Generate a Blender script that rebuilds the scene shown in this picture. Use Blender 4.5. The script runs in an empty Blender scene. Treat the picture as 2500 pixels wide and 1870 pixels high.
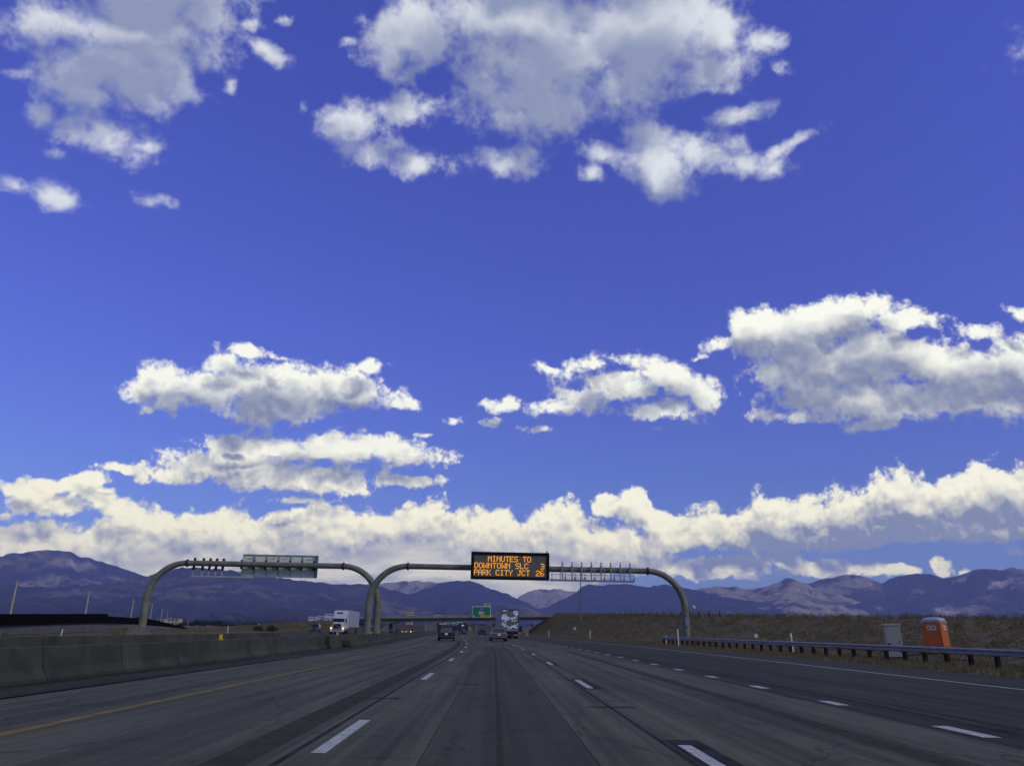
import bpy, bmesh, math, random
import numpy as np
from mathutils import Vector, Matrix
R = math.radians
scene = bpy.context.scene

# ------------------------------------------------------------------ camera
cam_data = bpy.data.cameras.new('camera')
cam_data.sensor_width = 36.0
cam_data.lens = 36.0 * 1950 / 2500
cam_data.clip_start = 0.1
cam_data.clip_end = 60000
cam = bpy.data.objects.new('camera', cam_data)
scene.collection.objects.link(cam)
YAW, PITCH, ROLL = R(0.8824), R(17.1756), R(1.1)
cam.matrix_world = (Matrix.Translation((0, 0, 1.2)) @ Matrix.Rotation(-YAW, 4, 'Z') @ Matrix.Rotation(math.pi/2 + PITCH, 4, 'X')
                    @ Matrix.Rotation(ROLL, 4, 'Z'))
scene.camera = cam

# ------------------------------------------------------------------ node helpers
class N:
    """A socket of a node tree with arithmetic."""
    def __init__(s, tree, sock): s.t, s.s = tree, sock
    def _m(s, op, *a): return mth(s.t, op, s, *a)
    def __add__(s, o): return s._m('ADD', o)
    __radd__ = __add__
    def __sub__(s, o): return s._m('SUBTRACT', o)
    def __rsub__(s, o): return mth(s.t, 'SUBTRACT', o, s)
    def __mul__(s, o): return s._m('MULTIPLY', o)
    __rmul__ = __mul__
    def __truediv__(s, o): return s._m('DIVIDE', o)
def put(tree, inp, v):
    if isinstance(v, N): tree.links.new(v.s, inp)
    else: inp.default_value = v
def mth(tree, op, *a, clamp=False):
    n = tree.nodes.new('ShaderNodeMath'); n.operation = op; n.use_clamp = clamp
    for i, v in enumerate(a): put(tree, n.inputs[i], v)
    return N(tree, n.outputs[0])
def vmth(tree, op, *a, out=0):
    n = tree.nodes.new('ShaderNodeVectorMath'); n.operation = op
    for i, v in enumerate(a):
        if op == 'SCALE' and i == 1: put(tree, n.inputs['Scale'], v)
        else: put(tree, n.inputs[i], v)
    return N(tree, n.outputs[out])
def ramp(tree, x, a, b, lo=0.0, hi=1.0, smooth=True):
    n = tree.nodes.new('ShaderNodeMapRange'); n.interpolation_type = 'SMOOTHSTEP' if smooth else 'LINEAR'; n.clamp = True
    for i, v in enumerate((x, a, b, lo, hi)): put(tree, n.inputs[i], v)
    return N(tree, n.outputs[0])
def mixc(tree, f, a, b):
    n = tree.nodes.new('ShaderNodeMix'); n.data_type = 'RGBA'; n.clamp_factor = True
    put(tree, n.inputs[0], f); put(tree, n.inputs[6], a if isinstance(a, N) else (*a, 1)); put(tree, n.inputs[7], b if isinstance(b, N) else (*b, 1))
    return N(tree, n.outputs[2])
def combine(tree, x, y, z):
    n = tree.nodes.new('ShaderNodeCombineXYZ')
    for i, v in enumerate((x, y, z)): put(tree, n.inputs[i], v)
    return N(tree, n.outputs[0])
def noise(tree, vec, scale, detail=4, rough=0.5, out=0, dist=0.0, lac=2.0, dim='3D'):
    n = tree.nodes.new('ShaderNodeTexNoise'); n.noise_dimensions = dim
    put(tree, n.inputs['Vector'], vec)
    for k, v in (('Scale', scale), ('Detail', detail), ('Roughness', rough), ('Distortion', dist), ('Lacunarity', lac)): put(tree, n.inputs[k], v)
    return N(tree, n.outputs[out])
def voronoi(tree, vec, scale, detail=0.0, rough=0.5, feature='F1', dim='3D', out='Distance'):
    n = tree.nodes.new('ShaderNodeTexVoronoi'); n.voronoi_dimensions = dim; n.feature = feature; n.normalize = True
    put(tree, n.inputs['Vector'], vec)
    for k, v in (('Scale', scale), ('Detail', detail), ('Roughness', rough)):
        put(tree, n.inputs[k], v)
    return N(tree, n.outputs[out])
def curve1(tree, x, pts, x0, x1, y0, y1):
    n = tree.nodes.new('ShaderNodeFloatCurve'); c = n.mapping.curves[0]
    P = [((px-x0)/(x1-x0), (py-y0)/(y1-y0)) for px, py in pts]
    c.points[0].location, c.points[1].location = P[0], P[-1]
    for q in P[1:-1]: c.points.new(*q)
    for q in c.points: q.handle_type = 'AUTO'
    n.mapping.update()
    put(tree, n.inputs['Value'], (x - x0) / (x1 - x0))
    return N(tree, n.outputs[0]) * (y1-y0) + y0

# ------------------------------------------------------------------ sky
BLOBS = [(-33.39, 35.61, 4.52, 1.88, 0.308), (-28.97, 36.47, 6.24, 2.95, 0.255), (-25.1, 38.48, 3.44, 1.56, 0.232), (-31.69, 33.45, 3.47, 2.34, 0.288), (-28.03, 33.55, 3.5, 1.62, 0.251), (-25.53, 33.91, 1.46, 0.83, 0.236), (-31.67, 29.97, 1.44, 1.08, 0.282), (-29.5, 30.16, 2.51, 1.13, 0.008), (-27.26, 29.94, 1.3, 0.39, 0.32), (-33.83, 30.14, 0.72, 0.69, 0.308), (-19.85, 37.64, 1.28, 0.42, -0.206), (-21.15, 38.93, 0.92, 0.32, 0.206), (-18.73, 39.66, 0.73, 0.22, 0.184), (-32.44, 28.24, 0.42, 0.25, 0.285), (-35.16, 32.03, 0.94, 0.26, 0.412), (-34.46, 25.6, 0.82, 0.55, -0.086), (-32.01, 25.51, 1.69, 0.73, 0.043), (-26.47, 26.65, 1.02, 0.29, 0.084), (-21.86, 34.99, 0.5, 0.38, -0.411), (-7.91, 40.42, 4.24, 2.09, 0.319), (0.04, 41.42, 9.23, 2.57, -0.02), (4.08, 39.04, 8.4, 3.21, -0.049), (11.97, 40.21, 7.19, 3.37, -0.114), (2.15, 36.43, 5.81, 2.19, -0.02), (9.15, 37.57, 5.89, 1.86, -0.081), (16.75, 37.76, 2.92, 1.53, -0.135), (17.52, 40.17, 2.04, 2.01, -0.141), (17.02, 36.58, 2.34, 0.46, -0.064), (-9.68, 38.56, 2.32, 1.27, 0.095), (-12.47, 34.5, 2.53, 1.52, 0.115), (-9.39, 35.53, 3.23, 0.76, 0.155), (-10.99, 32.75, 1.77, 0.9, 0.104), (-7.05, 32.27, 1.95, 0.67, 0.071), (-13.45, 34.97, 0.96, 0.64, 0.131), (-6.74, 35.77, 1.0, 0.65, 0.074), (-13.58, 39.07, 0.64, 0.22, 0.137), (8.26, 32.91, 1.94, 0.73, -0.194), (11.66, 33.86, 2.01, 1.16, -0.365), (12.69, 32.27, 3.26, 1.57, -0.091), (14.9, 32.68, 2.86, 1.05, -0.109), (18.06, 31.89, 3.28, 0.77, -0.224), (18.48, 32.64, 1.33, 0.83, -0.132), (12.98, 30.87, 2.08, 0.86, -0.086), (7.11, 31.78, 0.97, 0.56, -0.037), (21.88, 32.04, 1.36, 0.34, 0.229), (23.45, 32.43, 1.34, 0.33, 0.167), (18.65, 34.63, 1.9, 0.54, 0.076), (20.89, 38.85, 1.14, 0.41, -0.167), (21.92, 37.0, 0.63, 0.36, -0.17), (-25.05, 14.68, 1.28, 0.78, 0.136), (-23.76, 15.72, 1.31, 0.79, 0.136), (-21.61, 15.13, 3.34, 1.48, 0.116), (-20.02, 16.9, 1.7, 0.81, 0.334), (-16.46, 16.04, 4.21, 1.65, 0.092), (-15.99, 14.64, 4.52, 1.34, 0.084), (-12.26, 16.26, 3.0, 1.56, 0.074), (-9.92, 16.27, 2.52, 1.25, -0.362), (-7.16, 15.4, 1.52, 0.43, -0.203), (-18.28, 18.0, 1.84, 0.57, -0.024), (-15.84, 17.77, 1.36, 0.29, -0.036), (-10.04, 17.74, 1.42, 0.65, 0.071), (-24.51, 13.38, 0.62, 0.3, 0.126), (-18.15, 11.75, 3.72, 0.69, 0.082), (-12.83, 11.78, 6.21, 1.09, 0.057), (-7.3, 12.17, 4.35, 0.98, -0.096), (-18.6, 10.46, 4.92, 1.12, 0.075), (-14.54, 9.82, 5.09, 1.08, 0.005), (-21.99, 9.34, 2.02, 0.61, 0.085), (-6.51, 10.05, 2.48, 0.36, -0.014), (-13.83, 8.31, 1.75, 0.28, 0.055), (-25.43, 9.49, 1.6, 0.26, 0.004), (-17.81, 12.72, 0.49, 0.44, 0.091), (-30.05, 7.75, 2.26, 0.68, 0.099), (-27.48, 8.43, 1.62, 0.7, 0.333), (-29.14, 6.85, 2.8, 0.73, 0.087), (-26.04, 7.64, 1.36, 0.52, -0.103), (-24.87, 7.06, 1.58, 0.65, 0.078), (-31.13, 5.89, 0.43, 0.28, 0.086), (9.76, 8.84, 1.17, 1.1, -0.006), (8.12, 8.52, 1.11, 0.77, -0.001), (10.53, 7.62, 1.91, 1.09, -0.179), (6.58, 18.6, 2.14, 0.66, -0.018), (8.32, 18.9, 1.45, 0.59, -0.026), (3.97, 18.11, 1.56, 0.43, -0.251), (8.96, 17.07, 3.88, 1.12, -0.031), (12.7, 17.45, 3.03, 1.24, -0.304), (15.1, 15.82, 1.54, 1.1, -0.66), (12.1, 15.19, 2.56, 0.85, -0.037), (5.87, 16.12, 2.05, 0.73, -0.01), (3.81, 15.46, 3.76, 0.6, -0.003), (0.36, 15.55, 2.14, 0.53, 0.016), (2.96, 13.83, 1.36, 0.3, 0.007), (-3.2, 14.32, 0.68, 0.26, 0.034), (-0.56, 14.23, 1.02, 0.3, 0.226), (11.39, 13.81, 0.66, 0.26, -0.025), (16.21, 19.53, 1.18, 0.58, 0.099), (19.16, 20.57, 2.29, 1.45, -0.096), (20.99, 19.46, 3.98, 2.19, -0.106), (24.2, 20.51, 3.55, 1.41, -0.131), (25.9, 20.84, 2.77, 1.15, -0.143), (28.43, 19.94, 2.01, 0.89, -0.151), (22.64, 17.26, 4.42, 2.23, -0.104), (26.86, 17.73, 3.89, 2.17, -0.13), (29.2, 17.14, 2.29, 1.48, -0.136), (32.17, 16.15, 3.74, 1.78, -0.148), (34.46, 16.1, 2.17, 1.86, -0.158), (32.78, 18.52, 1.43, 0.57, -0.397), (25.12, 15.17, 5.8, 1.4, -0.106), (31.67, 14.47, 4.68, 1.33, -0.132), (21.45, 14.23, 2.68, 0.5, -0.075), (26.37, 13.54, 2.1, 0.48, 0.13), (35.19, 19.1, 1.02, 0.33, -0.665), (14.59, 18.62, 0.93, 0.23, 0.249), (19.49, 4.98, 1.74, 0.73, -0.011), (16.78, 4.63, 1.79, 0.43, -0.005), (29.03, 4.29, 0.61, 0.68, -0.019), (9.64, 4.62, 3.46, 0.63, 0.004), (13.71, 4.3, 4.25, 0.62, -0.001), (21.46, 4.27, 2.53, 0.54, -0.01), (24.25, 4.13, 1.89, 0.47, -0.012), (26.41, 4.1, 1.31, 0.37, -0.014), (30.24, 3.93, 0.79, 0.25, -0.018), (32.97, 5.07, 0.52, 0.27, -0.033), (0.31, 32.63, 2.28, 0.92, 0.011), (-5.52, 13.3, 0.94, 0.2, 0.042), (-16.77, 34.64, 0.64, 0.41, 0.445), (-12.28, 9.26, 1.27, 0.25, 0.055)]
BANK_TOP = [(-31.31, 5.27), (-28.92, 5.51), (-26.44, 5.99), (-24.67, 6.64), (-23.38, 7.15), (-21.66, 6.92), (-20.28, 7.26), (-18.56, 7.56), (-16.86, 7.11), (-15.21, 7.26), (-13.73, 7.91), (-12.5, 8.1), (-11.19, 7.63), (-9.29, 7.75), (-7.36, 7.86), (-5.76, 8.5), (-4.45, 8.64), (-2.45, 8.05), (-0.46, 7.97), (1.52, 7.94), (3.51, 8.39), (4.99, 8.64), (6.31, 7.77), (7.44, 7.23), (8.75, 7.37), (10.68, 7.3), (12.29, 7.61), (13.88, 7.85), (15.78, 8.2), (17.65, 8.53), (18.61, 9.13), (19.8, 8.97), (21.26, 8.67), (23.05, 9.15), (24.52, 9.5), (25.97, 9.96), (26.81, 10.03), (28.38, 9.52), (29.96, 9.56), (31.31, 10.03), (32.57, 10.07), (34.06, 9.89)]
BANK_BASE = [(-31.31, -8), (-6, -8), (1, -3), (5, 1.0), (8, 3.6), (12.2, 5.3), (18.33, 5.32), (19.79, 5.06), (24.11, 5.53), (28.18, 5.72), (34.06, 5.86)]

WARP = 1.4
SUN_EL, SUN_AZ = R(36), R(125)          # azimuth clockwise from +Y: from the right, a little behind the camera
rng = random.Random(5)
for k in range(80):                      # unseen cumulus all round, enlarged and thickened to whiten the light below
    a = rng.choice((-1, 1)) * rng.uniform(48, 175); e = rng.choice((rng.uniform(6, 16), rng.uniform(16, 34), rng.uniform(30, 60)))
    r = rng.uniform(4.0, 11.0) * (0.7 + e/50)
    BLOBS.append((a, e, r, r * rng.uniform(0.28, 0.45), rng.uniform(-.15, .15)))
for a, e, ra, re in ((-30, 41, 9, 4), (-12, 50, 9, 4), (6, 48, 12, 5), (20, 58, 12, 6), (-45, 52, 10, 5), (52, 50, 12, 5), (3, 68, 20, 5)):
    BLOBS.append((a, e, ra, re, 0.0))
def build_world():
    w = bpy.data.worlds.new('World'); scene.world = w; w.use_nodes = True
    t = w.node_tree; t.nodes.clear()
    tc = t.nodes.new('ShaderNodeTexCoord')
    d = N(t, tc.outputs['Generated'])
    sp = t.nodes.new('ShaderNodeSeparateXYZ'); put(t, sp.inputs[0], d)
    dx, dy, dz = (N(t, sp.outputs[i]) for i in range(3))
    az = mth(t, 'ARCTAN2', dx, dy) * 57.29578
    el = mth(t, 'ARCSINE', dz) * 57.29578
    sky = t.nodes.new('ShaderNodeTexSky'); sky.sky_type = 'NISHITA'; sky.sun_disc = False
    sky.sun_elevation = SUN_EL; sky.sun_rotation = SUN_AZ; sky.altitude = 1300; sky.air_density = 1.0; sky.dust_density = 0.6; sky.ozone_density = 2.0
    p = combine(t, az, el, 0.0)
    q = vmth(t, 'SCALE', d, 57.29578)                       # directions in degrees: isotropic over the dome
    tint = mixc(t, ramp(t, el, 20.0, 45.0, smooth=False), mixc(t, ramp(t, el, 0.0, 20.0, smooth=False), (0.45, 0.55, 0.82), (0.66, 0.60, 1.50)), (0.78, 0.70, 1.95))
    blue = vmth(t, 'SCALE', vmth(t, 'MULTIPLY', N(t, sky.outputs[0]), tint), 0.1)
    top_in = (p, q, az, el, blue)
    def background(col, tree=t):
        bg = tree.nodes.new('ShaderNodeBackground'); bg.inputs['Strength'].default_value = 0.1
        put(tree, bg.inputs['Color'], vmth(tree, 'SCALE', col, 10.0))
        return bg.outputs[0]

    # one patch of sky with the clouds that reach into it, in a node group of its own
    def group(name, ins, outs):
        g = bpy.data.node_groups.new(name, 'ShaderNodeTree')
        for n, ty in ins: g.interface.new_socket(n, in_out='INPUT', socket_type='NodeSocket'+ty)
        for n, ty in outs: g.interface.new_socket(n, in_out='OUTPUT', socket_type='NodeSocket'+ty)
        gi, go = g.nodes.new('NodeGroupInput'), g.nodes.new('NodeGroupOutput')
        return g, [N(g, s) for s in gi.outputs[:len(ins)]], go
    def use(tree, g, *vals):
        n = tree.nodes.new('ShaderNodeGroup'); n.node_tree = g
        for i, v in enumerate(vals): put(tree, n.inputs[i], v)
        return n
    def patch(a0, a1, e0, e1):
        near = [b for b in BLOBS if a0 - 3 - 1.9*b[2] < b[0] < a1 + 3 + 1.9*b[2] and e0 - 3.5 - 1.9*b[3] - .4*b[2] < b[1] < e1 + 2 + 1.9*b[3] + .4*b[2]]
        bank = e0 < 9 and a1 > -100 and a0 < 100
        if not near and not bank: return background(blue)
        high = e0 >= 23
        patch.count += 1; eps = 1.0 + 3e-5*patch.count              # tiny differences keep each patch's nodes its own, so the others are skipped
        s = (0.62 if high else 1.0)*eps                             # clouds overhead are nearer, their forms larger
        # --- outline field: ellipses in degrees of azimuth and elevation, and the bank along the horizon
        sg, (pp,), so = group('cloud_outline', [('P', 'Vector')], [('E', 'Float'), ('Deep', 'Float')])
        acc, pin = None, pp
        for i, (a, e, ra, re, ro) in enumerate(near):
            if i and i % 6 == 0: pin = vmth(sg, 'MULTIPLY_ADD', acc, (1e-9, 1e-9, 1e-9), pp)   # keeps the chain sequential
            m = sg.nodes.new('ShaderNodeMapping'); m.vector_type = 'TEXTURE'
            m.inputs['Location'].default_value = (a, e, 0); m.inputs['Rotation'].default_value = (0, 0, ro); m.inputs['Scale'].default_value = (ra, re, 1)
            put(sg, m.inputs['Vector'], pin)
            l = vmth(sg, 'LENGTH', N(sg, m.outputs[0]), out=1)
            k = min(1.7, max(0.32, math.sqrt(re/1.1*s)))                # big clouds are solid, small ones are torn up
            l = mth(sg, 'MULTIPLY_ADD', l, -k, k)
            acc = l if acc is None else mth(sg, 'SMOOTH_MAX', acc, l, 0.2)
        E = acc
        if bank:
            s2 = sg.nodes.new('ShaderNodeSeparateXYZ'); put(sg, s2.inputs[0], pp)
            a2, e2 = N(sg, s2.outputs[0]), N(sg, s2.outputs[1])
            top = curve1(sg, a2, BANK_TOP, -31.31, 34.06, 4.0, 11.0)
            base = curve1(sg, a2, BANK_BASE, -31.31, 34.06, -9.0, 8.0)
            inside = mth(sg, 'MINIMUM', mth(sg, 'MINIMUM', (top - e2) / 2.1, (e2 - base) / 0.9), 1.0)
            E = inside if E is None else mth(sg, 'MAXIMUM', E, inside)
            put(sg, so.inputs[1], ramp(sg, top - e2, 2.2, 4.4))
        put(sg, so.inputs[0], E)
        # --- forms and light
        T, (p, q, az, el, blue_), go = group('sky_patch', [('P', 'Vector'), ('Q', 'Vector'), ('Az', 'Float'), ('El', 'Float'), ('Blue', 'Color')], [('Shader', 'Shader')])
        wv = vmth(T, 'SUBTRACT', noise(T, q, 0.34*s, 9, 0.66, out=1), (0.5, 0.5, 0.5))
        wv = vmth(T, 'ADD', p, vmth(T, 'MULTIPLY', wv, (WARP/s*1.3, WARP/s*0.8, 0.0)))
        def forms(off):
            v = vmth(T, 'ADD', q, off)
            f = noise(T, v, 0.42*s, 3.5, 0.5) - 0.5                # broad forms, used for shading
            vw = vmth(T, 'ADD', v, vmth(T, 'SCALE', vmth(T, 'SUBTRACT', noise(T, v, 0.7*s, 3, 0.55, out=1), (0.5, 0.5, 0.5)), 1.0/s))
            b = 0.36 - voronoi(T, vw, (0.36 if e0 > 11 else 0.46)*s, 3.0, 0.62)
            return f, b
        puff = ramp(T, el, 8.0, 20.0, 1.0, 0.35 if high else 0.6)
        u = 1.0/s
        f0, b0 = forms((0, 0, 0)); f1, b1 = forms((0.16*u, 0.0, 0.5*u))
        n0 = use(T, sg, wv); n1 = use(T, sg, vmth(T, 'ADD', wv, combine(T, f0*5.0*u + 0.4*u, b0*1.8*u + f1*3.0*u + 1.35*u, 0.0)))
        E0, deep, E1 = N(T, n0.outputs[0]), N(T, n0.outputs[1]), N(T, n1.outputs[0])
        g0 = noise(T, q, 0.85*s, 10, 0.64) - 0.5                     # ragged edges
        h0 = noise(T, q, 3.0*s, 5, 0.62) - 0.5
        dens = E0 + f0 * 1.3 + b0 * puff * 1.2 + (g0 * 1.9 + h0 * 0.7) * (1.0 if e0 > 11 else ramp(T, el, 8.5, 11.2, 0.62, 1.0)) + (0.25 if high else 0.1)
        alpha = ramp(T, dens, -0.1, 1.0, 0.0, 0.88) if high else ramp(T, dens, 0.0, ramp(T, el, 9.0, 13.0, 0.34, 0.6))
        over = ramp(T, E1 + f0 * 1.6 + b0 * puff * 0.4 + g0 * 0.4, -0.4, 0.85)
        light = ramp(T, (0.95 if high else 1.03) - over * (1.0 if e0 > 11 else mth(T, 'MAXIMUM', ramp(T, el, 8.0, 11.2, 0.74, 1.0), ramp(T, az, 9.0, 17.0, 0.74, 1.15))) + (b0 - b1) * puff * ramp(T, el, 9.0, 12.0, 2.3, 0.9) + (f0 - f1) * 0.9 + g0 * 0.2, 0.0, 1.0, smooth=False)
        if bank:                                                     # the far deck behind the heads: long level streaks
            st = noise(T, vmth(T, 'MULTIPLY', q, (0.16*eps, 0.16, 0.75)), 1.0, 5, 0.6)
            n = T.nodes.new('ShaderNodeMix'); put(T, n.inputs[0], deep * ramp(T, az, 3.0, 9.0, 0.9, 0.0)); put(T, n.inputs[2], light); put(T, n.inputs[3], ramp(T, st, 0.34, 0.62, 0.3, 1.0))
            light = N(T, n.outputs[0])
        warm = ramp(T, el, 4.0, 15.0)
        lit_c = mixc(T, warm, (1.30, 1.22, 0.84), (0.86, 0.89, 0.90) if high else (1.08, 1.09, 0.95))
        sh_c = mixc(T, warm, (0.28, 0.33, 0.46), (0.31, 0.36, 0.50) if high else (0.26, 0.30, 0.43))
        T.links.new(background(mixc(T, alpha, blue_, mixc(T, light, sh_c, lit_c)), T), go.inputs[0])
        return use(t, T, *top_in).outputs[0]
    patch.count = 0
    def split(sock, v, lo, hi):                               # lo below v, hi above: only one side is evaluated
        n = t.nodes.new('ShaderNodeMixShader'); put(t, n.inputs[0], mth(t, 'GREATER_THAN', sock, v))
        t.links.new(lo, n.inputs[1]); t.links.new(hi, n.inputs[2]); return n.outputs[0]
    def row(e0, e1, cuts):
        c = [-180] + cuts + [180]
        s = patch(c[0], c[1], e0, e1)
        for i in range(1, len(c) - 1): s = split(az, c[i], s, patch(c[i], c[i+1], e0, e1))
        return s
    low = row(-1.0, 11.2, [-90, -43, -23, -12, 2, 12, 24, 43, 90])
    mid = row(11.2, 23.5, [-90, -43, -18, -8, 8, 16, 26, 43, 90])
    top = row(31.0, 90, [-90, -45, -22, -3, 8, 18, 45, 90]); under = row(23.5, 31.0, [-90, -45, -22, 5, 24, 45, 90])
    s = split(el, 11.2, low, split(el, 23.5, mid, split(el, 31.0, under, top)))
    s = split(el, -1.0, background(blue), s)
    out = t.nodes.new('ShaderNodeOutputWorld'); t.links.new(s, out.inputs[0])
    w.cycles.sampling_method = 'MANUAL'; w.cycles.sample_map_resolution = 512
build_world()
scene.view_settings.view_transform = 'Standard'; scene.view_settings.look = 'None'
scene.view_settings.exposure = 0.0; scene.view_settings.gamma = 1.0
scene.cycles.use_adaptive_sampling = True; scene.cycles.adaptive_threshold = 0.02; scene.cycles.adaptive_min_samples = 8
scene.cycles.use_denoising = True

sun_data = bpy.data.lights.new('sun', 'SUN'); sun_data.energy = 1.3; sun_data.angle = R(10); sun_data.color = (1.0, 0.95, 0.74)
sun = bpy.data.objects.new('sun', sun_data); scene.collection.objects.link(sun)
sun_dir = Vector((math.sin(SUN_AZ)*math.cos(SUN_EL), math.cos(SUN_AZ)*math.cos(SUN_EL), math.sin(SUN_EL)))
sun.rotation_euler = (-sun_dir).to_track_quat('-Z', 'Y').to_euler(); sun.location = sun_dir * 200
scene.cycles.max_bounces = 6; scene.cycles.diffuse_bounces = 2; scene.cycles.volume_bounces = 1; scene.cycles.transparent_max_bounces = 8
HAZE = 6.5e-5

# ------------------------------------------------------------------ object helpers
col = scene.collection
def new_obj(name, me, parent=None, label=None, cat=None, group=None, kind=None):
    o = bpy.data.objects.new(name, me); col.objects.link(o)
    if parent is not None: o.parent = parent
    if label: o['label'] = label
    if cat: o['category'] = cat
    if group: o['group'] = group
    if kind: o['kind'] = kind
    return o
def thing(name, label, cat, loc=(0, 0, 0), rz=0.0, group=None):
    o = new_obj(name, None, None, label, cat, group); o.location = loc; o.rotation_euler = (0, 0, rz); o.empty_display_size = 0.1
    return o
class MB:
    """Collects shapes; build() links them as one mesh object."""
    def __init__(s): s.v, s.f, s.sm = [], [], []
    def add(s, vs, fs, smooth=False):
        n = len(s.v); s.v += [tuple(map(float, v)) for v in vs]; s.f += [tuple(i + n for i in f) for f in fs]; s.sm += [smooth]*len(fs); return s
    def box(s, c, d, rz=0.0, rx=0.0, ry=0.0):
        M = Matrix.Translation(c) @ Matrix.Rotation(rz, 4, 'Z') @ Matrix.Rotation(rx, 4, 'X') @ Matrix.Rotation(ry, 4, 'Y')
        vs = [M @ Vector((sx*d[0]/2, sy*d[1]/2, sz*d[2]/2)) for sz in (-1, 1) for sy in (-1, 1) for sx in (-1, 1)]
        return s.add(vs, [(0,2,3,1), (4,5,7,6), (0,1,5,4), (2,6,7,3), (0,4,6,2), (1,3,7,5)])
    def cbox(s, c, d, b=0.03):
        """box with chamfered vertical and top edges"""
        x, y, z = d[0]/2, d[1]/2, d[2]/2; b = min(b, x*.9, y*.9, z*.9)
        ring = lambda X, Y, Z, k: [(X-k, -Y, Z), (X, -Y+k, Z), (X, Y-k, Z), (X-k, Y, Z), (-X+k, Y, Z), (-X, Y-k, Z), (-X, -Y+k, Z), (-X+k, -Y, Z)]
        R3 = [ring(x-b, y-b, -z, b*.5), ring(x, y, -z+b, b), ring(x, y, z-b, b), ring(x-b, y-b, z, b*.5)]
        vs = [(c[0]+p[0], c[1]+p[1], c[2]+p[2]) for r in R3 for p in r]
        fs = [tuple(range(7, -1, -1)), tuple(range(24, 32))]
        for k in range(3): fs += [(k*8+i, k*8+(i+1) % 8, k*8+8+(i+1) % 8, k*8+8+i) for i in range(8)]
        return s.add(vs, fs)
    def prism(s, poly, x0, x1, inset=0.0):
        """poly of (y, z) extruded along x"""
        n = len(poly); cy = sum(p[0] for p in poly)/n; cz = sum(p[1] for p in poly)/n
        vs = [(x0, y, z) for y, z in poly] + [(x1, y, z) for y, z in poly]
        fs = [tuple(range(n-1, -1, -1)), tuple(range(n, 2*n))] + [(i, (i+1) % n, n+(i+1) % n, n+i) for i in range(n)]
        return s.add(vs, fs)
    def loft(s, rings, closed=True, caps=True, smooth=False):
        n = len(rings[0]); vs = [p for r in rings for p in r]; fs = []
        for k in range(len(rings)-1):
            for i in range(n if closed else n-1): fs.append((k*n+i, k*n+(i+1) % n, (k+1)*n+(i+1) % n, (k+1)*n+i))
        if caps and closed: fs += [tuple(range(n-1, -1, -1)), tuple(range((len(rings)-1)*n, len(rings)*n))]
        return s.add(vs, fs, smooth)
    def tube(s, path, r, n=12, caps=True, smooth=True):
        path = [Vector(p) for p in path]; rs = r if isinstance(r, (list, tuple)) else [r]*len(path); rings = []; ref = None
        for i, p in enumerate(path):
            d = (path[min(i+1, len(path)-1)] - path[max(i-1, 0)]).normalized()
            if ref is None: ref = d.orthogonal().normalized()
            ref = (ref - d*ref.dot(d)).normalized(); b = d.cross(ref)
            rings.append([p + (ref*math.cos(2*math.pi*k/n) + b*math.sin(2*math.pi*k/n))*rs[i] for k in range(n)])
        return s.loft(rings, True, caps, smooth)
    def cyl(s, p0, p1, r, n=14, smooth=True): return s.tube([p0, p1], r, n, True, smooth)
    def build(s, name, mat, parent=None, **k):
        me = bpy.data.meshes.new(name); me.from_pydata(s.v, [], s.f)
        me.polygons.foreach_set('use_smooth', s.sm); me.validate()
        if mat is not None: me.materials.append(mat)
        if any(s.sm): me.set_sharp_from_angle(angle=R(40))
        return new_obj(name, me, parent, **k)
def copy_tree(o, parent=None):
    c = o.copy(); col.objects.link(c); c.parent = parent
    for ch in list(o.children): copy_tree(ch, c)
    return c

# ------------------------------------------------------------------ materials
def mat(name, base, rough=0.6, metal=0.0, var=0.0, scale=4.0, alt=None, bump=0.0, bscale=40.0, emit=None, estr=0.0, spec=0.5, rnd=0.0, detail=6, coat=0.0):
    m = bpy.data.materials.new(name); m.use_nodes = True; t = m.node_tree
    bs = t.nodes['Principled BSDF']; bs.inputs['Roughness'].default_value = rough; bs.inputs['Metallic'].default_value = metal
    bs.inputs['Specular IOR Level'].default_value = spec
    if coat: bs.inputs['Coat Weight'].default_value = coat
    c = (*base, 1)
    if var or alt or rnd:
        tc = t.nodes.new('ShaderNodeTexCoord'); pos = N(t, tc.outputs['Object'])
        f = ramp(t, noise(t, pos, scale, detail, 0.6), 0.3, 0.7)
        other = alt if alt else tuple(x*(1-var) for x in base)
        colr = mixc(t, f, base, other)
        if var and alt:
            g = noise(t, pos, scale*6.3, 4, 0.6)
            colr = vmth(t, 'SCALE', colr, ramp(t, g, 0.25, 0.75, 1-var, 1+var*.6))
        if rnd:
            oi = t.nodes.new('ShaderNodeObjectInfo')
            colr = vmth(t, 'SCALE', colr, 1 - rnd + 2*rnd*N(t, oi.outputs['Random']))
        put(t, bs.inputs['Base Color'], colr)
    else: bs.inputs['Base Color'].default_value = c
    if bump:
        tc2 = t.nodes.new('ShaderNodeTexCoord'); bn = t.nodes.new('ShaderNodeBump'); bn.inputs['Strength'].default_value = min(1, bump); bn.inputs['Distance'].default_value = 0.02*max(1, bump)
        put(t, bn.inputs['Height'], noise(t, N(t, tc2.outputs['Object']), bscale, 4, 0.6)); t.links.new(bn.outputs[0], bs.inputs['Normal'])
    if emit:
        bs.inputs['Emission Color'].default_value = (*emit, 1); bs.inputs['Emission Strength'].default_value = estr
    return m
M = {}
M['concrete_old'] = mat('concrete_old', (0.064, 0.066, 0.048), 0.88, spec=0.2, var=0.45, scale=0.9, bump=0.4, bscale=60, rnd=0.06)
M['galv'] = mat('galvanised_steel', (0.30, 0.31, 0.33), 0.5, 0.55, var=0.35, scale=3.0)
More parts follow.
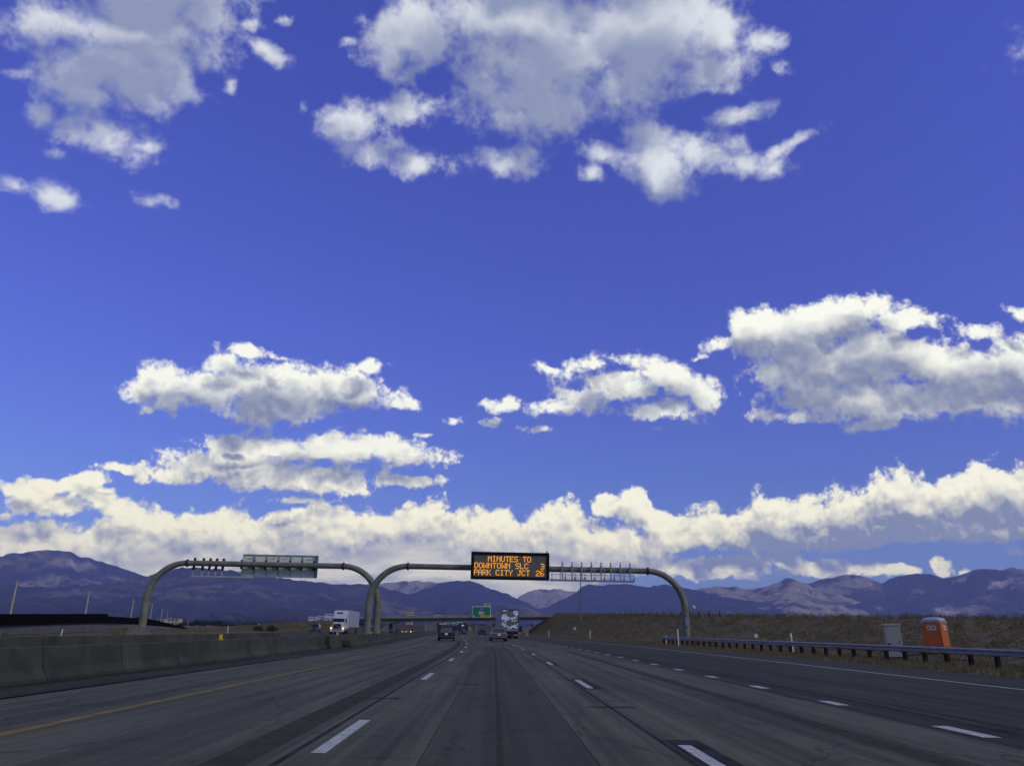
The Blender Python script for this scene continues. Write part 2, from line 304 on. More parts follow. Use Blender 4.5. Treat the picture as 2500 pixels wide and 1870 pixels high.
M['tube'] = mat('weathered_tube', (0.19, 0.20, 0.135), 0.7, 0.0, var=0.45, scale=1.1, alt=(0.13, 0.138, 0.095))
M['tube_new'] = mat('grey_tube', (0.165, 0.178, 0.13), 0.65, 0.0, var=0.4, scale=0.9)
M['dark_steel'] = mat('dark_steel', (0.035, 0.036, 0.04), 0.6, 0.3, var=0.3)
M['alu'] = mat('aluminium_sheet', (0.70, 0.76, 0.56), 0.65, 0.0, var=0.15, scale=2.0)
M['alu_frame'] = mat('aluminium_frame', (0.46, 0.46, 0.38), 0.55, 0.2, var=0.2, scale=5.0)
M['catwalk'] = mat('catwalk_steel', (0.33, 0.32, 0.26), 0.6, 0.25, var=0.35, scale=5.0)
M['black'] = mat('black_paint', (0.010, 0.010, 0.010), 0.8, spec=0.15)
M['rubber'] = mat('rubber', (0.015, 0.015, 0.016), 0.85)
M['glass'] = mat('dark_glass', (0.012, 0.014, 0.02), 0.08, spec=0.6)
M['wood'] = mat('weathered_wood', (0.022, 0.018, 0.014), 0.95, spec=0.1, var=0.4, scale=3.0)
M['pole_wood'] = mat('pale_pole', (0.42, 0.40, 0.22), 0.85, var=0.25, scale=1.0)
M['white_paint'] = mat('road_white', (0.52, 0.55, 0.46), 0.75, var=0.5, scale=4.0, alt=(0.33, 0.35, 0.29))
M['yellow_paint'] = mat('road_yellow', (0.26, 0.18, 0.03), 0.8, spec=0.2, var=0.4, scale=3.0, alt=(0.12, 0.095, 0.035))
M['plastic_white'] = mat('white_plastic', (0.70, 0.69, 0.58), 0.6, var=0.15)
M['amber'] = mat('amber_led', (0.1, 0.04, 0.0), 0.5, emit=(1.0, 0.40, 0.03), estr=1.35)
M['led_face'] = mat('led_face', (0.135, 0.128, 0.085), 0.6, var=0.25, scale=1.0)
M['sign_green'] = mat('sign_green', (0.012, 0.17, 0.06), 0.45, var=0.12, scale=0.8)
M['sign_white'] = mat('sign_white', (0.75, 0.78, 0.72), 0.5)
M['sign_yellow'] = mat('sign_yellow', (0.62, 0.42, 0.04), 0.5)
M['shield_blue'] = mat('shield_blue', (0.04, 0.10, 0.42), 0.5)
M['shield_red'] = mat('shield_red', (0.5, 0.03, 0.04), 0.5)
M['bridge'] = mat('bridge_concrete', (0.15, 0.148, 0.11), 0.85, var=0.25, scale=0.25, bump=0.3, bscale=8)
M['parapet'] = mat('parapet_concrete', (0.23, 0.22, 0.145), 0.85, var=0.2, scale=0.2)
M['girder_black'] = mat('girder_black', (0.008, 0.008, 0.008), 0.9, spec=0.0)
M['wall_grey'] = mat('wall_grey', (0.13, 0.13, 0.14), 0.85, var=0.3, scale=0.5)
def slope_mat(name, a, b, c, s1, s2, bump=0.6, bdist=0.3, lo=0.42, hi=0.6):
    """earth or vegetation in three mixed tones"""
    m = bpy.data.materials.new(name); m.use_nodes = True; t = m.node_tree
    bs = t.nodes['Principled BSDF']; bs.inputs['Roughness'].default_value = 0.95; bs.inputs['Specular IOR Level'].default_value = 0.1
    tc = t.nodes.new('ShaderNodeTexCoord'); pos = N(t, tc.outputs['Object'])
    n1 = noise(t, pos, s1, 7, 0.62); n2 = noise(t, pos, s2, 6, 0.65)
    cc = mixc(t, ramp(t, n2, 0.40, 0.62), mixc(t, ramp(t, n1, lo, hi), a, b), c)
    put(t, bs.inputs['Base Color'], cc)
    bn = t.nodes.new('ShaderNodeBump'); bn.inputs['Strength'].default_value = bump; bn.inputs['Distance'].default_value = bdist
    put(t, bn.inputs['Height'], n2 + n1); t.links.new(bn.outputs[0], bs.inputs['Normal'])
    return m
M['ground'] = slope_mat('dry_ground', (0.10, 0.085, 0.05), (0.055, 0.05, 0.035), (0.15, 0.12, 0.06), 0.05, 0.9)

# ------------------------------------------------------------------ the lie of the land
def off(Y):                                   # the road bends gently to the left
    if Y < 35: return 0.0
    if Y < 95: return -4.5e-4*(Y-35)**2
    return -1.62 - 0.045*(Y-95)
def sstep(a, b, x):
    x = min(1.0, max(0.0, (x-a)/(b-a))); return x*x*(3-2*x)
def road_z(Y): return -0.55*sstep(130, 330, Y)
def lerp_tab(tab, x):
    if x <= tab[0][0]: return tab[0][1]
    for (a, b), (c, d) in zip(tab, tab[1:]):
        if x <= c: return b + (d-b)*(x-a)/(c-a)
    return tab[-1][1]
CREST_X = [(-40, 47), (70, 45), (103, 43), (166, 39), (240, 33), (300, 26), (320, 24), (360, 24)]
CREST_Z = [(-40, 2.2), (40, 2.5), (70, 2.85), (103, 3.45), (166, 4.6), (320, 7.6), (345, 7.9)]
def deck_z(X): return 6.75 + 0.0285*X          # top of the overpass parapet
def ground_z(X, Y):
    z = road_z(Y) - 0.05
    u = X - off(Y)
    if Y < 380 and X > 0:
        cx, cz = lerp_tab(CREST_X, Y), lerp_tab(CREST_Z, Y)
        toe = 25.5 + off(Y)
        k = min(1.0, max(0.0, (X-toe)/(cx-toe)))
        back = 1.0 - sstep(75, 140, X)
        end = 1.0 - sstep(338, 358, Y)
        z += cz*(k**0.9)*back*end
    if X < -40 and 290 < Y < 370:               # approach bank of the overpass on the far side
        top = min(deck_z(X) - 1.0, 4.3 + (X+58)*0.075)
        k = max(0.0, 1.0 - max(0.0, abs(Y-333)-7)/16.0)
        inner = min(1.0, max(0.0, (-47-X)/9.0))
        z += max(0.0, top)*k*inner
    if X < -60 and Y > 150: z += 0.25*math.sin(X*0.07)*math.sin(Y*0.045)*sstep(-60, -90, X)*sstep(150, 200, Y)
    return z
def axis(lo, hi, step, far, g=1.28):
    a = list(np.arange(lo, hi+step/2, step)); d = step; x = hi
    while x < far: d *= g; x += d; a.append(x)
    d = step; x = lo
    while x > -far: d *= g; x -= d; a.insert(0, x)
    return a
xs, ys = axis(-150, 150, 2.0, 26000), axis(-30, 400, 4.0, 26000)
gv = [(x, y, ground_z(x, y)) for y in ys for x in xs]; nx = len(xs)
gf = [(j*nx+i, j*nx+i+1, (j+1)*nx+i+1, (j+1)*nx+i) for j in range(len(ys)-1) for i in range(nx-1)]
MB().add(gv, gf, True).build('ground', M['ground'], kind='structure', label='dry grass and scrub ground reaching to the mountains')

# ------------------------------------------------------------------ mountains
def vnoise(x, y, seed):
    """smooth value noise on arrays"""
    xi, yi = np.floor(x).astype(np.int64), np.floor(y).astype(np.int64); fx, fy = x-xi, y-yi
    fx, fy = fx*fx*(3-2*fx), fy*fy*(3-2*fy)
    def h(a, b):
        n = (a*374761393 + b*668265263 + seed*974634777) & 0xffffffff
        n = ((n ^ (n >> 13))*1274126177) & 0xffffffff
        return ((n ^ (n >> 16)) & 0xffff)/65535.0
    return (h(xi, yi)*(1-fx)+h(xi+1, yi)*fx)*(1-fy) + (h(xi, yi+1)*(1-fx)+h(xi+1, yi+1)*fx)*fy
def fbm(x, y, seed, oct=5, ridged=False):
    s, a, tot = 0.0, 1.0, 0.0
    for k in range(oct):
        n = vnoise(x, y, seed+k*17)
        if ridged: n = 1-np.abs(2*n-1)
        s = s + a*n; tot += a; a *= 0.5; x, y = x*2.03+5.1, y*2.03+3.7
    return s/tot
def mountain_mat(name, scrub, tan, rock, sunlit_amt, rock_amt):
    m = bpy.data.materials.new(name); m.use_nodes = True; t = m.node_tree
    bs = t.nodes['Principled BSDF']; bs.inputs['Roughness'].default_value = 1.0; bs.inputs['Specular IOR Level'].default_value = 0.0
    geo = t.nodes.new('ShaderNodeNewGeometry'); pos = N(t, geo.outputs['Position'])
    n1 = noise(t, pos, 0.0011, 8, 0.62); n2 = noise(t, pos, 0.006, 7, 0.7); n3 = noise(t, pos, 0.0022, 6, 0.6)
    c = mixc(t, ramp(t, n1, 0.62-sunlit_amt, 0.74-sunlit_amt), scrub, tan)  # sunlit patches painted as a paler ground colour
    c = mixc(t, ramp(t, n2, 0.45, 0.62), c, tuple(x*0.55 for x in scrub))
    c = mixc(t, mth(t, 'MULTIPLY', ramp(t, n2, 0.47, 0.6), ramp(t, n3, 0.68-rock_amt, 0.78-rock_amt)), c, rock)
    put(t, bs.inputs['Base Color'], c)
    bn = t.nodes.new('ShaderNodeBump'); bn.inputs['Strength'].default_value = 0.9; bn.inputs['Distance'].default_value = 55.0
    put(t, bn.inputs['Height'], n2); t.links.new(bn.outputs[0], bs.inputs['Normal'])
    return m
HAZY_SCRUB, SUNLIT_TAN, SUNLIT_ROCK = (0.026, 0.032, 0.040), (0.32, 0.26, 0.14), (0.50, 0.43, 0.30)  # air's blue is put into the scrub; tan and rock paint sunlit patches
RIDGES = {}
def mountain(key, name, label, pts, D, foot, seed, m, gully=0.5, power=1.25, jit=0.12):
    a = np.arange(pts[0][0], pts[-1][0]+1e-6, 0.06); e = np.interp(a, [p[0] for p in pts], [p[1] for p in pts])
    k = np.array([1, 2, 3, 2, 1])/9.0; e = np.convolve(np.pad(e, 2, mode='edge'), k, 'valid')
    e = e + (fbm(a*2.2, a*0+seed, seed, 5)-0.5)*jit*2*np.clip(e/1.5, 0, 1)
    H = np.tan(np.radians(np.maximum(e, 0.0)))*D
    rows = np.concatenate([np.linspace(0, 1, 64), 1+np.linspace(0.05, 0.6, 8)])
    A, T = np.meshgrid(np.radians(a), rows); Hm = np.tile(H, (len(rows), 1)); dist = foot + (D-foot)*T
    ux, uy = A*D/1000.0, dist/1000.0                           # kilometres along and across the range
    wob = (fbm(ux*0.9, uy*0.9, seed+9, 3)-0.5)*1.6
    g = fbm(ux*1.05+wob, uy*0.62+wob*.7+seed, seed+31, 6, True); g2 = fbm(ux*3.6+wob*2, uy*2.6+wob, seed+57, 4, True)
    prof = np.where(T <= 1, np.abs(T)**power, np.maximum(0, 1-(T-1)*1.6))
    edge = np.clip(np.minimum(T, 1)*(1-np.minimum(T, 1))*4, 0, 1)
    h = Hm*(prof - gully*np.sqrt(edge)*(1-g)*1.25 - 0.16*np.sqrt(edge)*(1-g2)) 
    h = np.where(T <= 1, np.maximum(h, Hm*0.25*prof*T), h) - 2.0*(T < 0.02)
    X, Y = np.sin(A)*dist, np.cos(A)*dist
    nc = len(a); vs = np.stack([X, Y, h], -1).reshape(-1, 3)
    fs = [(j*nc+i, j*nc+i+1, (j+1)*nc+i+1, (j+1)*nc+i) for j in range(len(rows)-1) for i in range(nc-1)]
    o = MB().add(vs.tolist(), fs, True).build(name, m, kind='structure', label=label)
    RIDGES[key] = (a, rows, h, foot, D); return o
m_dark = mountain_mat('scrub_slopes', HAZY_SCRUB, SUNLIT_TAN, SUNLIT_ROCK, 0.06, 0.06)
m_mid = mountain_mat('foothill_slopes', (0.034, 0.035, 0.038), (0.15, 0.125, 0.08), SUNLIT_ROCK, 0.12, 0.0)
m_sunlit = mountain_mat('sunlit_slopes', (0.055, 0.055, 0.048), (0.40, 0.33, 0.18), SUNLIT_ROCK, 0.31, 0.16)
mountain('peak', 'mountain', 'broad blue peak with pale sunlit rock streaks at the left end of the range', [(-52, 2.6), (-44, 3.4), (-38, 3.0), (-33, 3.45), (-31.02, 3.67), (-30.11, 3.91), (-29.17, 4.05), (-28.2, 4.2), (-27.44, 4.16), (-26.75, 3.84), (-26.09, 3.79), (-25.0, 3.5), (-23.89, 3.16), (-22.83, 2.89), (-20, 2.2), (-16, 1.2)], 9500, 6200, 3, mountain_mat('peak_slopes', HAZY_SCRUB, SUNLIT_TAN, SUNLIT_ROCK, 0.12, 0.12))
mountain('long', 'mountain', 'long purple foothill range behind the unlit sign backs', [(-54, 1.2), (-40, 1.5), (-33, 1.95), (-28, 2.0), (-25, 2.35), (-22.84, 2.89), (-21.89, 3.23), (-20.82, 3.49), (-18.94, 3.54), (-17.33, 3.37), (-14.97, 3.06), (-13.66, 2.97), (-12.93, 2.94), (-11.48, 2.82), (-10.74, 2.79), (-9.37, 2.83), (-7.89, 2.68), (-5.91, 2.21), (-3, 1.6), (0.0, 1.0), (3, 0.4)], 7000, 2300, 11, m_mid, power=1.35)
mountain('plateau', 'mountain', 'flat topped pale ridge between the two gantry columns', [(-13, 1.5), (-9.28, 2.75), (-8.02, 2.89), (-6.77, 3.06), (-5.96, 3.11), (-5.17, 3.16), (-3.83, 3.08), (-3.12, 2.93), (0, 1.2)], 9200, 7200, 23, m_sunlit)
mountain('cone', 'mountain', 'dark rounded mountain just left of the lit message sign', [(-9, 0.9), (-7.2, 1.6), (-5.91, 2.21), (-3.83, 3.08), (-2.56, 3.27), (-1.76, 3.18), (-0.87, 2.9), (0.62, 2.48), (1.45, 2.14), (2.59, 1.64), (4.5, 0.9), (7, 0.3)], 7900, 3900, 37, m_dark)
mountain('valley', 'mountain', 'sunlit hill painted pale tan in the gap below the message sign', [(-2, 0.8), (0.61, 1.69), (1.45, 2.14), (2.33, 2.62), (3.26, 2.75), (4.2, 2.77), (5.48, 2.65), (6.55, 2.47), (9, 1.5)], 9400, 7800, 41, m_sunlit)
mountain('wide', 'mountain', 'wide dark blue mountain behind the catwalk of the lit sign', [(0.5, 0.5), (3.72, 1.66), (5.48, 2.51), (6.05, 3.01), (6.36, 3.16), (7.6, 3.06), (8.39, 3.18), (9.09, 3.16), (9.53, 3.06), (10.04, 3.12), (10.56, 3.01), (11.03, 3.07), (11.87, 3.16), (12.79, 2.95), (13.23, 2.98), (13.74, 2.88), (15.1, 2.57), (15.68, 2.39), (16.83, 2.16), (18.05, 2.09), (19.41, 1.76), (20.66, 1.26), (23, 0.5)], 8300, 4300, 53, m_dark)
mountain('tanpeak', 'mountain', 'pale brown pointed peak right of the guardrail gantry leg', [(10, 1.6), (12.67, 2.65), (13.77, 2.85), (14.99, 3.1), (16.3, 3.08), (16.88, 2.95), (17.48, 2.9), (18.12, 3.03), (18.97, 3.27), (19.74, 3.62), (20.12, 3.54), (20.46, 3.33), (20.78, 3.25), (21.17, 3.01), (22.21, 2.71), (23.99, 2.13), (25.36, 1.61), (28, 0.9), (31, 0.4)], 9000, 5200, 67, m_sunlit)
mountain('east', 'mountain', 'tall dark blue range above the orange portable toilet', [(17, 2.2), (20.11, 3.12), (20.78, 3.27), (21.61, 3.48), (23.0, 3.76), (23.91, 3.78), (24.62, 3.59), (25.41, 3.31), (25.76, 3.53), (26.58, 3.7), (27.3, 3.89), (28.21, 3.86), (28.9, 3.55), (29.48, 3.69), (30.35, 3.95), (30.65, 4.04), (31.35, 4.1), (31.75, 4.04), (31.98, 3.89), (32.32, 4.03), (32.68, 4.09), (33.2, 4.03), (36, 4.2), (40, 3.7), (45, 4.0), (54, 3.0)], 9800, 5600, 71, mountain_mat('range_slopes', HAZY_SCRUB, SUNLIT_TAN, SUNLIT_ROCK, 0.14, 0.15))
def range_point(key, az, t):
    a, rows, h, foot, D = RIDGES[key]; i = int(np.clip(np.searchsorted(a, az), 0, len(a)-1)); j = int(np.argmin(np.abs(rows-t)))
    d = foot + (D-foot)*rows[j]; return Vector((math.sin(R(a[i]))*d, math.cos(R(a[i]))*d, h[j, i]))

# ------------------------------------------------------------------ the road
def pave_mat(name, a, b, rough=0.8, streak=0.42):
    m = bpy.data.materials.new(name); m.use_nodes = True; t = m.node_tree
    bs = t.nodes['Principled BSDF']; bs.inputs['Roughness'].default_value = rough; bs.inputs['Specular IOR Level'].default_value = 0.1
    geo = t.nodes.new('ShaderNodeNewGeometry'); pos = N(t, geo.outputs['Position'])
    blot = noise(t, vmth(t, 'MULTIPLY', pos, (0.5, 0.12, 1.0)), 1.0, 7, 0.62)
    lines = noise(t, vmth(t, 'MULTIPLY', pos, (3.2, 0.035, 1.0)), 1.0, 5, 0.62)
    fine = noise(t, vmth(t, 'MULTIPLY', pos, (9.0, 1.2, 1.0)), 1.0, 6, 0.7)
    grit = noise(t, pos, 55.0, 3, 0.7)
    c = mixc(t, ramp(t, blot, 0.35, 0.65), a, b)
    oi = t.nodes.new('ShaderNodeObjectInfo')
    k = ramp(t, lines, 0.3, 0.7, 1-streak, 1+streak*0.5) * ramp(t, fine, 0.3, 0.7, 0.90, 1.07) * ramp(t, grit, 0.25, 0.75, 0.82, 1.15) * (0.94 + 0.12*N(t, oi.outputs['Random']))
    wv = vmth(t, 'ADD', pos, vmth(t, 'SCALE', noise(t, pos, 1.1, 4, 0.6, out=1), 0.9))
    crack = voronoi(t, vmth(t, 'MULTIPLY', wv, (0.42, 0.17, 1.0)), 1.0, 0.0, feature='DISTANCE_TO_EDGE')
    oil = ramp(t, noise(t, vmth(t, 'MULTIPLY', pos, (0.9, 0.25, 1.0)), 1.7, 4, 0.6), 0.60, 0.72)
    k = k * ramp(t, crack, 0.0, 0.012, 0.55, 1.0) * (1.0 - 0.30*oil)
    put(t, bs.inputs['Base Color'], vmth(t, 'SCALE', c, k))
    bn = t.nodes.new('ShaderNodeBump'); bn.inputs['Strength'].default_value = 0.35; bn.inputs['Distance'].default_value = 0.006
    put(t, bn.inputs['Height'], grit); t.links.new(bn.outputs[0], bs.inputs['Normal'])
    return m
M['pave'] = pave_mat('old_concrete_pavement', (0.110, 0.111, 0.069), (0.080, 0.082, 0.053))
M['pave_dark'] = pave_mat('dark_overlay', (0.076, 0.078, 0.050), (0.062, 0.063, 0.041), streak=0.25)
M['pave_right'] = pave_mat('grey_pavement', (0.055, 0.056, 0.034), (0.040, 0.041, 0.026))
M['pave_base'] = mat('joint_filler', (0.02, 0.02, 0.02), 0.95)
M['tar_and_shade'] = mat('tar_tyre_and_shade', (0.022, 0.022, 0.018), 0.9, spec=0.05, var=0.3, scale=2.0, alt=(0.05, 0.05, 0.05))
def yrange(y0, y1):
    y, out = y0, []
    while y < y1-1e-6: out.append(y); y += 4.0 if y < 140 else (10.0 if y < 400 else 40.0)
    return out + [y1]
def strip(mb, u0, u1, y0, y1, dz=0.0, drop=0.0):
    Y = yrange(y0, y1); vs = []
    for y in Y:
        o, z = off(y), road_z(y)+dz; vs += [(u0+o, y, z), (u1+o, y, z)]
    fs = [(2*i, 2*i+1, 2*i+3, 2*i+2) for i in range(len(Y)-1)]
    return mb.add(vs, fs)
road = strip(MB(), -9.3, 17.45, -40, 900, -0.022).build('road', M['pave_base'], kind='structure', label='wide grey concrete motorway bending gently left')
COLS = [(-9.25, -7.93, 'pave_right', 0), (-7.79, -5.56, 'pave', 1), (-5.55, -1.96, 'pave', 1), (-1.94, -0.69, 'pave', 1), (-0.68, 1.02, 'pave_dark', 0), (1.03, 1.95, 'pave', 1),
        (1.97, 6.1, 'pave', 1), (6.11, 9.85, 'pave_right', 0), (9.86, 13.62, 'pave_right', 0), (13.64, 17.4, 'pave_right', 0)]
for u0, u1, mk, jointed in COLS:
    y = -37.6
    if jointed:
        while y < 70:
            L = 4.6; mb = MB(); a, b = off(y), off(y+L)
            mb.loft([[(u0+a, y, -0.02), (u1+a, y, -0.02), (u1+a, y, 0), (u0+a, y, 0)], [(u0+b, y+L-.012, -0.02), (u1+b, y+L-.012, -0.02), (u1+b, y+L-.012, 0), (u0+b, y+L-.012, 0)]])
            mb.build('concrete_slab', M[mk], road); y += L
    if u0 == -0.68:
        strip(MB(), u0, u1, -38, 62, 0.0).build('pavement_strip', M[mk], road); strip(MB(), u0, u1, 62, 900, 0.0).build('pavement_strip', M['pave'], road)
    else: strip(MB(), u0, u1, y, 900, 0.0).build('pavement_strip', M[mk], road)
strip(MB(), -5.47, -5.30, -38, 330, 0.004).build('edge_line', M['yellow_paint'], road, label='yellow line along the median shoulder')
strip(MB(), 13.32, 13.47, -38, 330, 0.004).build('edge_line', M['white_paint'], road, label='white line along the right shoulder')
for u0, u1, y0, y1 in ((6.95, 7.13, 4, 75), (7.38, 7.46, 4, 48), (-2.0, -1.93, -38, 330), (1.93, 1.99, -38, 330), (-9.3, -9.16, -38, 330)):  # last strip paints the barrier's foot shadow; the others are seals and tyre marks
    strip(MB(), u0, u1, y0, y1, 0.003).build('tyre_and_shade_strip', M['tar_and_shade'], road)
M['scuff'] = mat('worn_track', (0.047, 0.047, 0.032), 0.9, spec=0.05, var=0.3, scale=1.0, alt=(0.058, 0.058, 0.038))
for u0, u1, y0, y1 in ((4.45, 4.75, 7, 52), (-2.62, -2.2, -10, 90), (0.05, .12, 8, 60), (9.1, 9.5, 10, 70)):
    strip(MB(), u0, u1, y0, y1, 0.0022).build('tyre_and_shade_strip', M['scuff'], road)
dash_me = {}
def dash(u, y, L, W, m):
    key = (L, W, m)
    if key not in dash_me:
        me = bpy.data.meshes.new('lane_dash'); me.from_pydata([(-W/2, -L/2, 0), (W/2, -L/2, 0), (W/2, L/2, 0), (-W/2, L/2, 0)], [], [(0, 1, 2, 3)]); me.materials.append(M[m]); dash_me[key] = me
    o = new_obj('lane_dash', dash_me[key], road); o.location = (u+off(y), y, road_z(y)+0.005); o.rotation_euler = (0, 0, math.atan((off(y-2)-off(y+2))/4))
for k in range(-4, 27): dash(-1.72, 10.2+12.2*k, 3.05, 0.15, 'white_paint'); dash(2.16, 8.2+12.2*k, 3.05, 0.15, 'white_paint')
for k in range(1, 24):
    o = strip(MB(), 2.02, 2.42, 6.4+12.2*k-12.2, 10.2+12.2*k-12.2, 0.0025)
    if k < 4: o.build('dash_border', M['tar_and_shade'], road)
for k in range(-11, 34): dash(6.40, 11.6+4.4*k, 0.95 if k > 0 else 1.3, 0.24, 'white_paint')
for u, y, L in ((-2.1, 15.3, .9), (2.0, 14.3, .8), (-0.6, 19.5, .5)):    # short dark joint patches
    MB().add([(u-L/2, y-.06, .006), (u+L/2, y-.05, .006), (u+L/2, y+.07, .006), (u-L/2, y+.05, .006)], [(0, 1, 2, 3)]).build('joint_patch', M['tar_and_shade'], road)
opp = MB(); strip(opp, -35.5, -16.6, -40, 900, -0.01)
Yr = yrange(120, 420); opp.add([p for y in Yr for p in ((-35.48+off(y)-max(0, (y-120)*.085), y, road_z(y)-.006), (-35.48+off(y), y, road_z(y)-.006))], [(2*i, 2*i+1, 2*i+3, 2*i+2) for i in range(len(Yr)-1)])
opp = opp.build('opposite_road', M['pave_right'], kind='structure', label='opposite carriageway beyond the concrete median barriers')
for k in range(20):
    for u in (-21.4, -25.1, -28.8):
        y = 60+12.2*k; o = new_obj('lane_dash', dash_me[(3.05, 0.15, 'white_paint')], opp); o.location = (u+off(y), y, road_z(y)-.004); o.rotation_euler = (0, 0, math.atan((off(y-2)-off(y+2))/4))

# ------------------------------------------------------------------ concrete barriers
def barrier(name, label, u, y0, y1, L=3.7, h=0.69, swell=None):
    root = thing(name, label, 'barrier')
    y = y0; k = 0
    while y < y1:
        e = min(y+L, y1); rings = []
        n = 2 if y > 60 else 3
        for i in range(n+1):
            yy = y + 0.022 + (e-y-0.044)*i/n; c = u + off(yy); z = road_z(yy); s, hh = 0.0, h
            if swell and swell[0] <= y < swell[1]: s, hh = 0.22, h+0.03
            P = [(.29+s, -.03), (.29+s, .075), (.175+s, .25), (.105+s, hh-.02), (.085+s, hh), (-.085, hh), (-.105, hh-.02), (-.175, .25), (-.29, .075), (-.29, -.03)]
            rings.append([(c+a, yy, z+b) for a, b in P])
        MB().loft(rings).build('barrier_panel', M['concrete_old'], root); y = e; k += 1
    return root
b1 = barrier('median_barrier', 'near concrete median barrier beside the yellow line', -9.58, -37.6, 330, swell=(47, 75))
b2 = barrier('median_barrier', 'short second concrete barrier behind the near median barrier', -16.0, -36.7, 64)
M['marker_yellow'] = mat('marker_yellow', (0.75, 0.55, 0.02), 0.5)
for px_u, Y in ((-9.58, 29.6), (-9.58, 52.0), (-9.58, 69.0), (-9.58, 75.5)):
    mb = MB(); c = px_u+off(Y); mb.box((c, Y, .69+.09), (.10, .02, .18)); mb.box((c, Y+.03, .69+.02), (.12, .08, .04)); mb.build('reflector', M['marker_yellow'], b1)
M['weed'] = mat('weed_leaf', (0.035, 0.045, 0.018), 0.9, var=0.5, scale=3.0)
def leaf_cloud(rng, n, rx, ry, rz, size, base=(0, 0, 0), spiky=0.0):
    vs, fs = [], []
    for k in range(n):
        while True:
            p = Vector((rng.uniform(-1, 1), rng.uniform(-1, 1), rng.uniform(0, 1)))
            if p.x*p.x + p.y*p.y + p.z*p.z < 1: break
        c = Vector((p.x*rx, p.y*ry, p.z*rz)) + Vector(base); s = size*rng.uniform(.5, 1.3)
        d = Vector((rng.gauss(0, 1), rng.gauss(0, 1), rng.gauss(0, 1)+spiky)).normalized(); e = d.orthogonal().normalized(); e.rotate(Matrix.Rotation(rng.uniform(0, 6.28), 3, d))
        i = len(vs); vs += [c-e*s*.35, c+d*s, c+e*s*.35, c-d*s*.5]; fs.append((i, i+1, i+2, i+3))
    return vs, fs
rng = random.Random(2)
w = thing('weed_clump', 'dark weed clump at the foot of the near median barrier', 'weed', (-9.05+off(51.5), 51.5, 0))
MB().add(*leaf_cloud(rng, 220, .55, .45, .42, .09, spiky=.8)).build('foliage', M['weed'], w)
MB().cyl((0, 0, -.02), (0, 0, .25), .02, 6).build('stem', M['wood'], w)

# ------------------------------------------------------------------ gantries
def arc(cx, cz, rx, rz, a0, a1, y, n=12): return [(cx+rx*math.cos(R(a0+(a1-a0)*i/n)), y, cz+rz*math.sin(R(a0+(a1-a0)*i/n))) for i in range(n+1)]
def gantry(name, label, y, xl, xr, fl, fr, z, zl, zr, m):
    root = thing(name, label, 'sign gantry', ((xl+xr)/2, y, 0)); dx, dy = -(xl+xr)/2, -y
    T = lambda P: [(p[0]+dx, p[1]+dy, p[2]) for p in P]
    r0, r1 = 0.405, 0.305; zc = 3.55
    for xc, f, a0 in ((xl, fl, 180), (xr, fr, 0)):
        base = zl if xc == xl else zr
        P = [(xc, y, base), (xc, y, (base+zc)/2), (xc, y, zc)] + arc(f, zc, xc-f if a0 == 0 else f-xc, z-zc, a0, 90, y, 14)[1:]
        rad = [r0, r0*.985, r0*.95] + [r0*.95 + (r1-r0*.95)*i/14 for i in range(1, 15)]
        c = MB().tube(T(P), rad, 20).build('column', M[m], root)
        MB().cyl(*T([(xc, y, base-.25), (xc, y, base+.06)]), .62, 16).build('base_plate', M['dark_steel'], c)
        s = 1 if a0 == 180 else -1
        fm = MB(); fm.cyl(*T([(f-.07*s, y, z), (f+.07*s, y, z)]), .42, 20)
        for k in range(8):
            a = k*math.pi/4; fm.cyl(*T([(f-.13*s, y+.37*math.cos(a), z+.37*math.sin(a)), (f+.13*s, y+.37*math.cos(a), z+.37*math.sin(a))]), .035, 6)
        fm.build('flange', M['dark_steel'], c)
    MB().cyl(*T([(fl+.07, y, z), (fr-.07, y, z)]), r1, 20).build('beam', M[m], root)
    return root, dx, dy
gr, gx, gy = gantry('sign_gantry', 'curved grey steel gantry over the near lanes carrying the lit message sign', 89.5, -13.6, 20.62, -9.6, 16.65, 7.65, 0.0, 0.75, 'tube_new')
gl, hx, hy = gantry('sign_gantry', 'curved grey steel gantry over the opposite lanes carrying blank sign backs', 91.0, -38.05, -12.85, -34.1, -16.9, 7.62, 0.0, 0.0, 'tube')
# catwalk of the lit sign
cw = MB(); x0, x1 = 5.9+gx, 14.95+gx
for yy in (88.15, 88.85): cw.box(((x0+x1)/2, yy+gy, 6.44), (x1-x0, .07, .16))
for k in range(18): cw.box((x0+(x1-x0)*(k+.5)/18, 88.5+gy, 6.44), (.05, .66, .10))
cw.box(((x0+x1)/2, 88.5+gy, 6.50), (x1-x0, .64, .025))
deck = cw.build('catwalk', M['catwalk'], gr)
for z, xa in ((7.02, x0), (7.62, x0+.2)):
    MB().cyl((xa, 88.12+gy, z), (x1-(0 if z < 7.2 else .6), 88.12+gy, z), .03, 8).build('rail', M['catwalk'], deck)
for k in range(8):
    x = 7.24 + (14.64-7.24)*k/7 + gx
    mb = MB(); mb.box((x, 89.0+gy, 7.42), (.13, .10, 2.05)); mb.box((x, 89.08+gy, 7.65), (.2, .16, .78)); mb.box((x, 88.75+gy, 6.56), (.12, .55, .14)); mb.box((x, 89.06+gy, 8.28), (.1, .12, .34))
    br = mb.build('sign_bracket', M['catwalk'], gr)
    mb = MB(); mb.box((x+.26, 88.12+gy, 7.0), (.06, .06, 1.15)); mb.box((x+.26, 88.2+gy, 6.62), (.2, .2, .3)); mb.build('rail_post', M['catwalk'], br)
for x in (6.95, 6.05): MB().box((x+gx, 88.12+gy, 6.9), (.07, .06, 1.0)).build('rail_post', M['catwalk'], deck)
MB().box((20.62+gx, 89.03+gy, 2.35), (.3, .18, .8)).build('junction_box', M['galv'], gr)
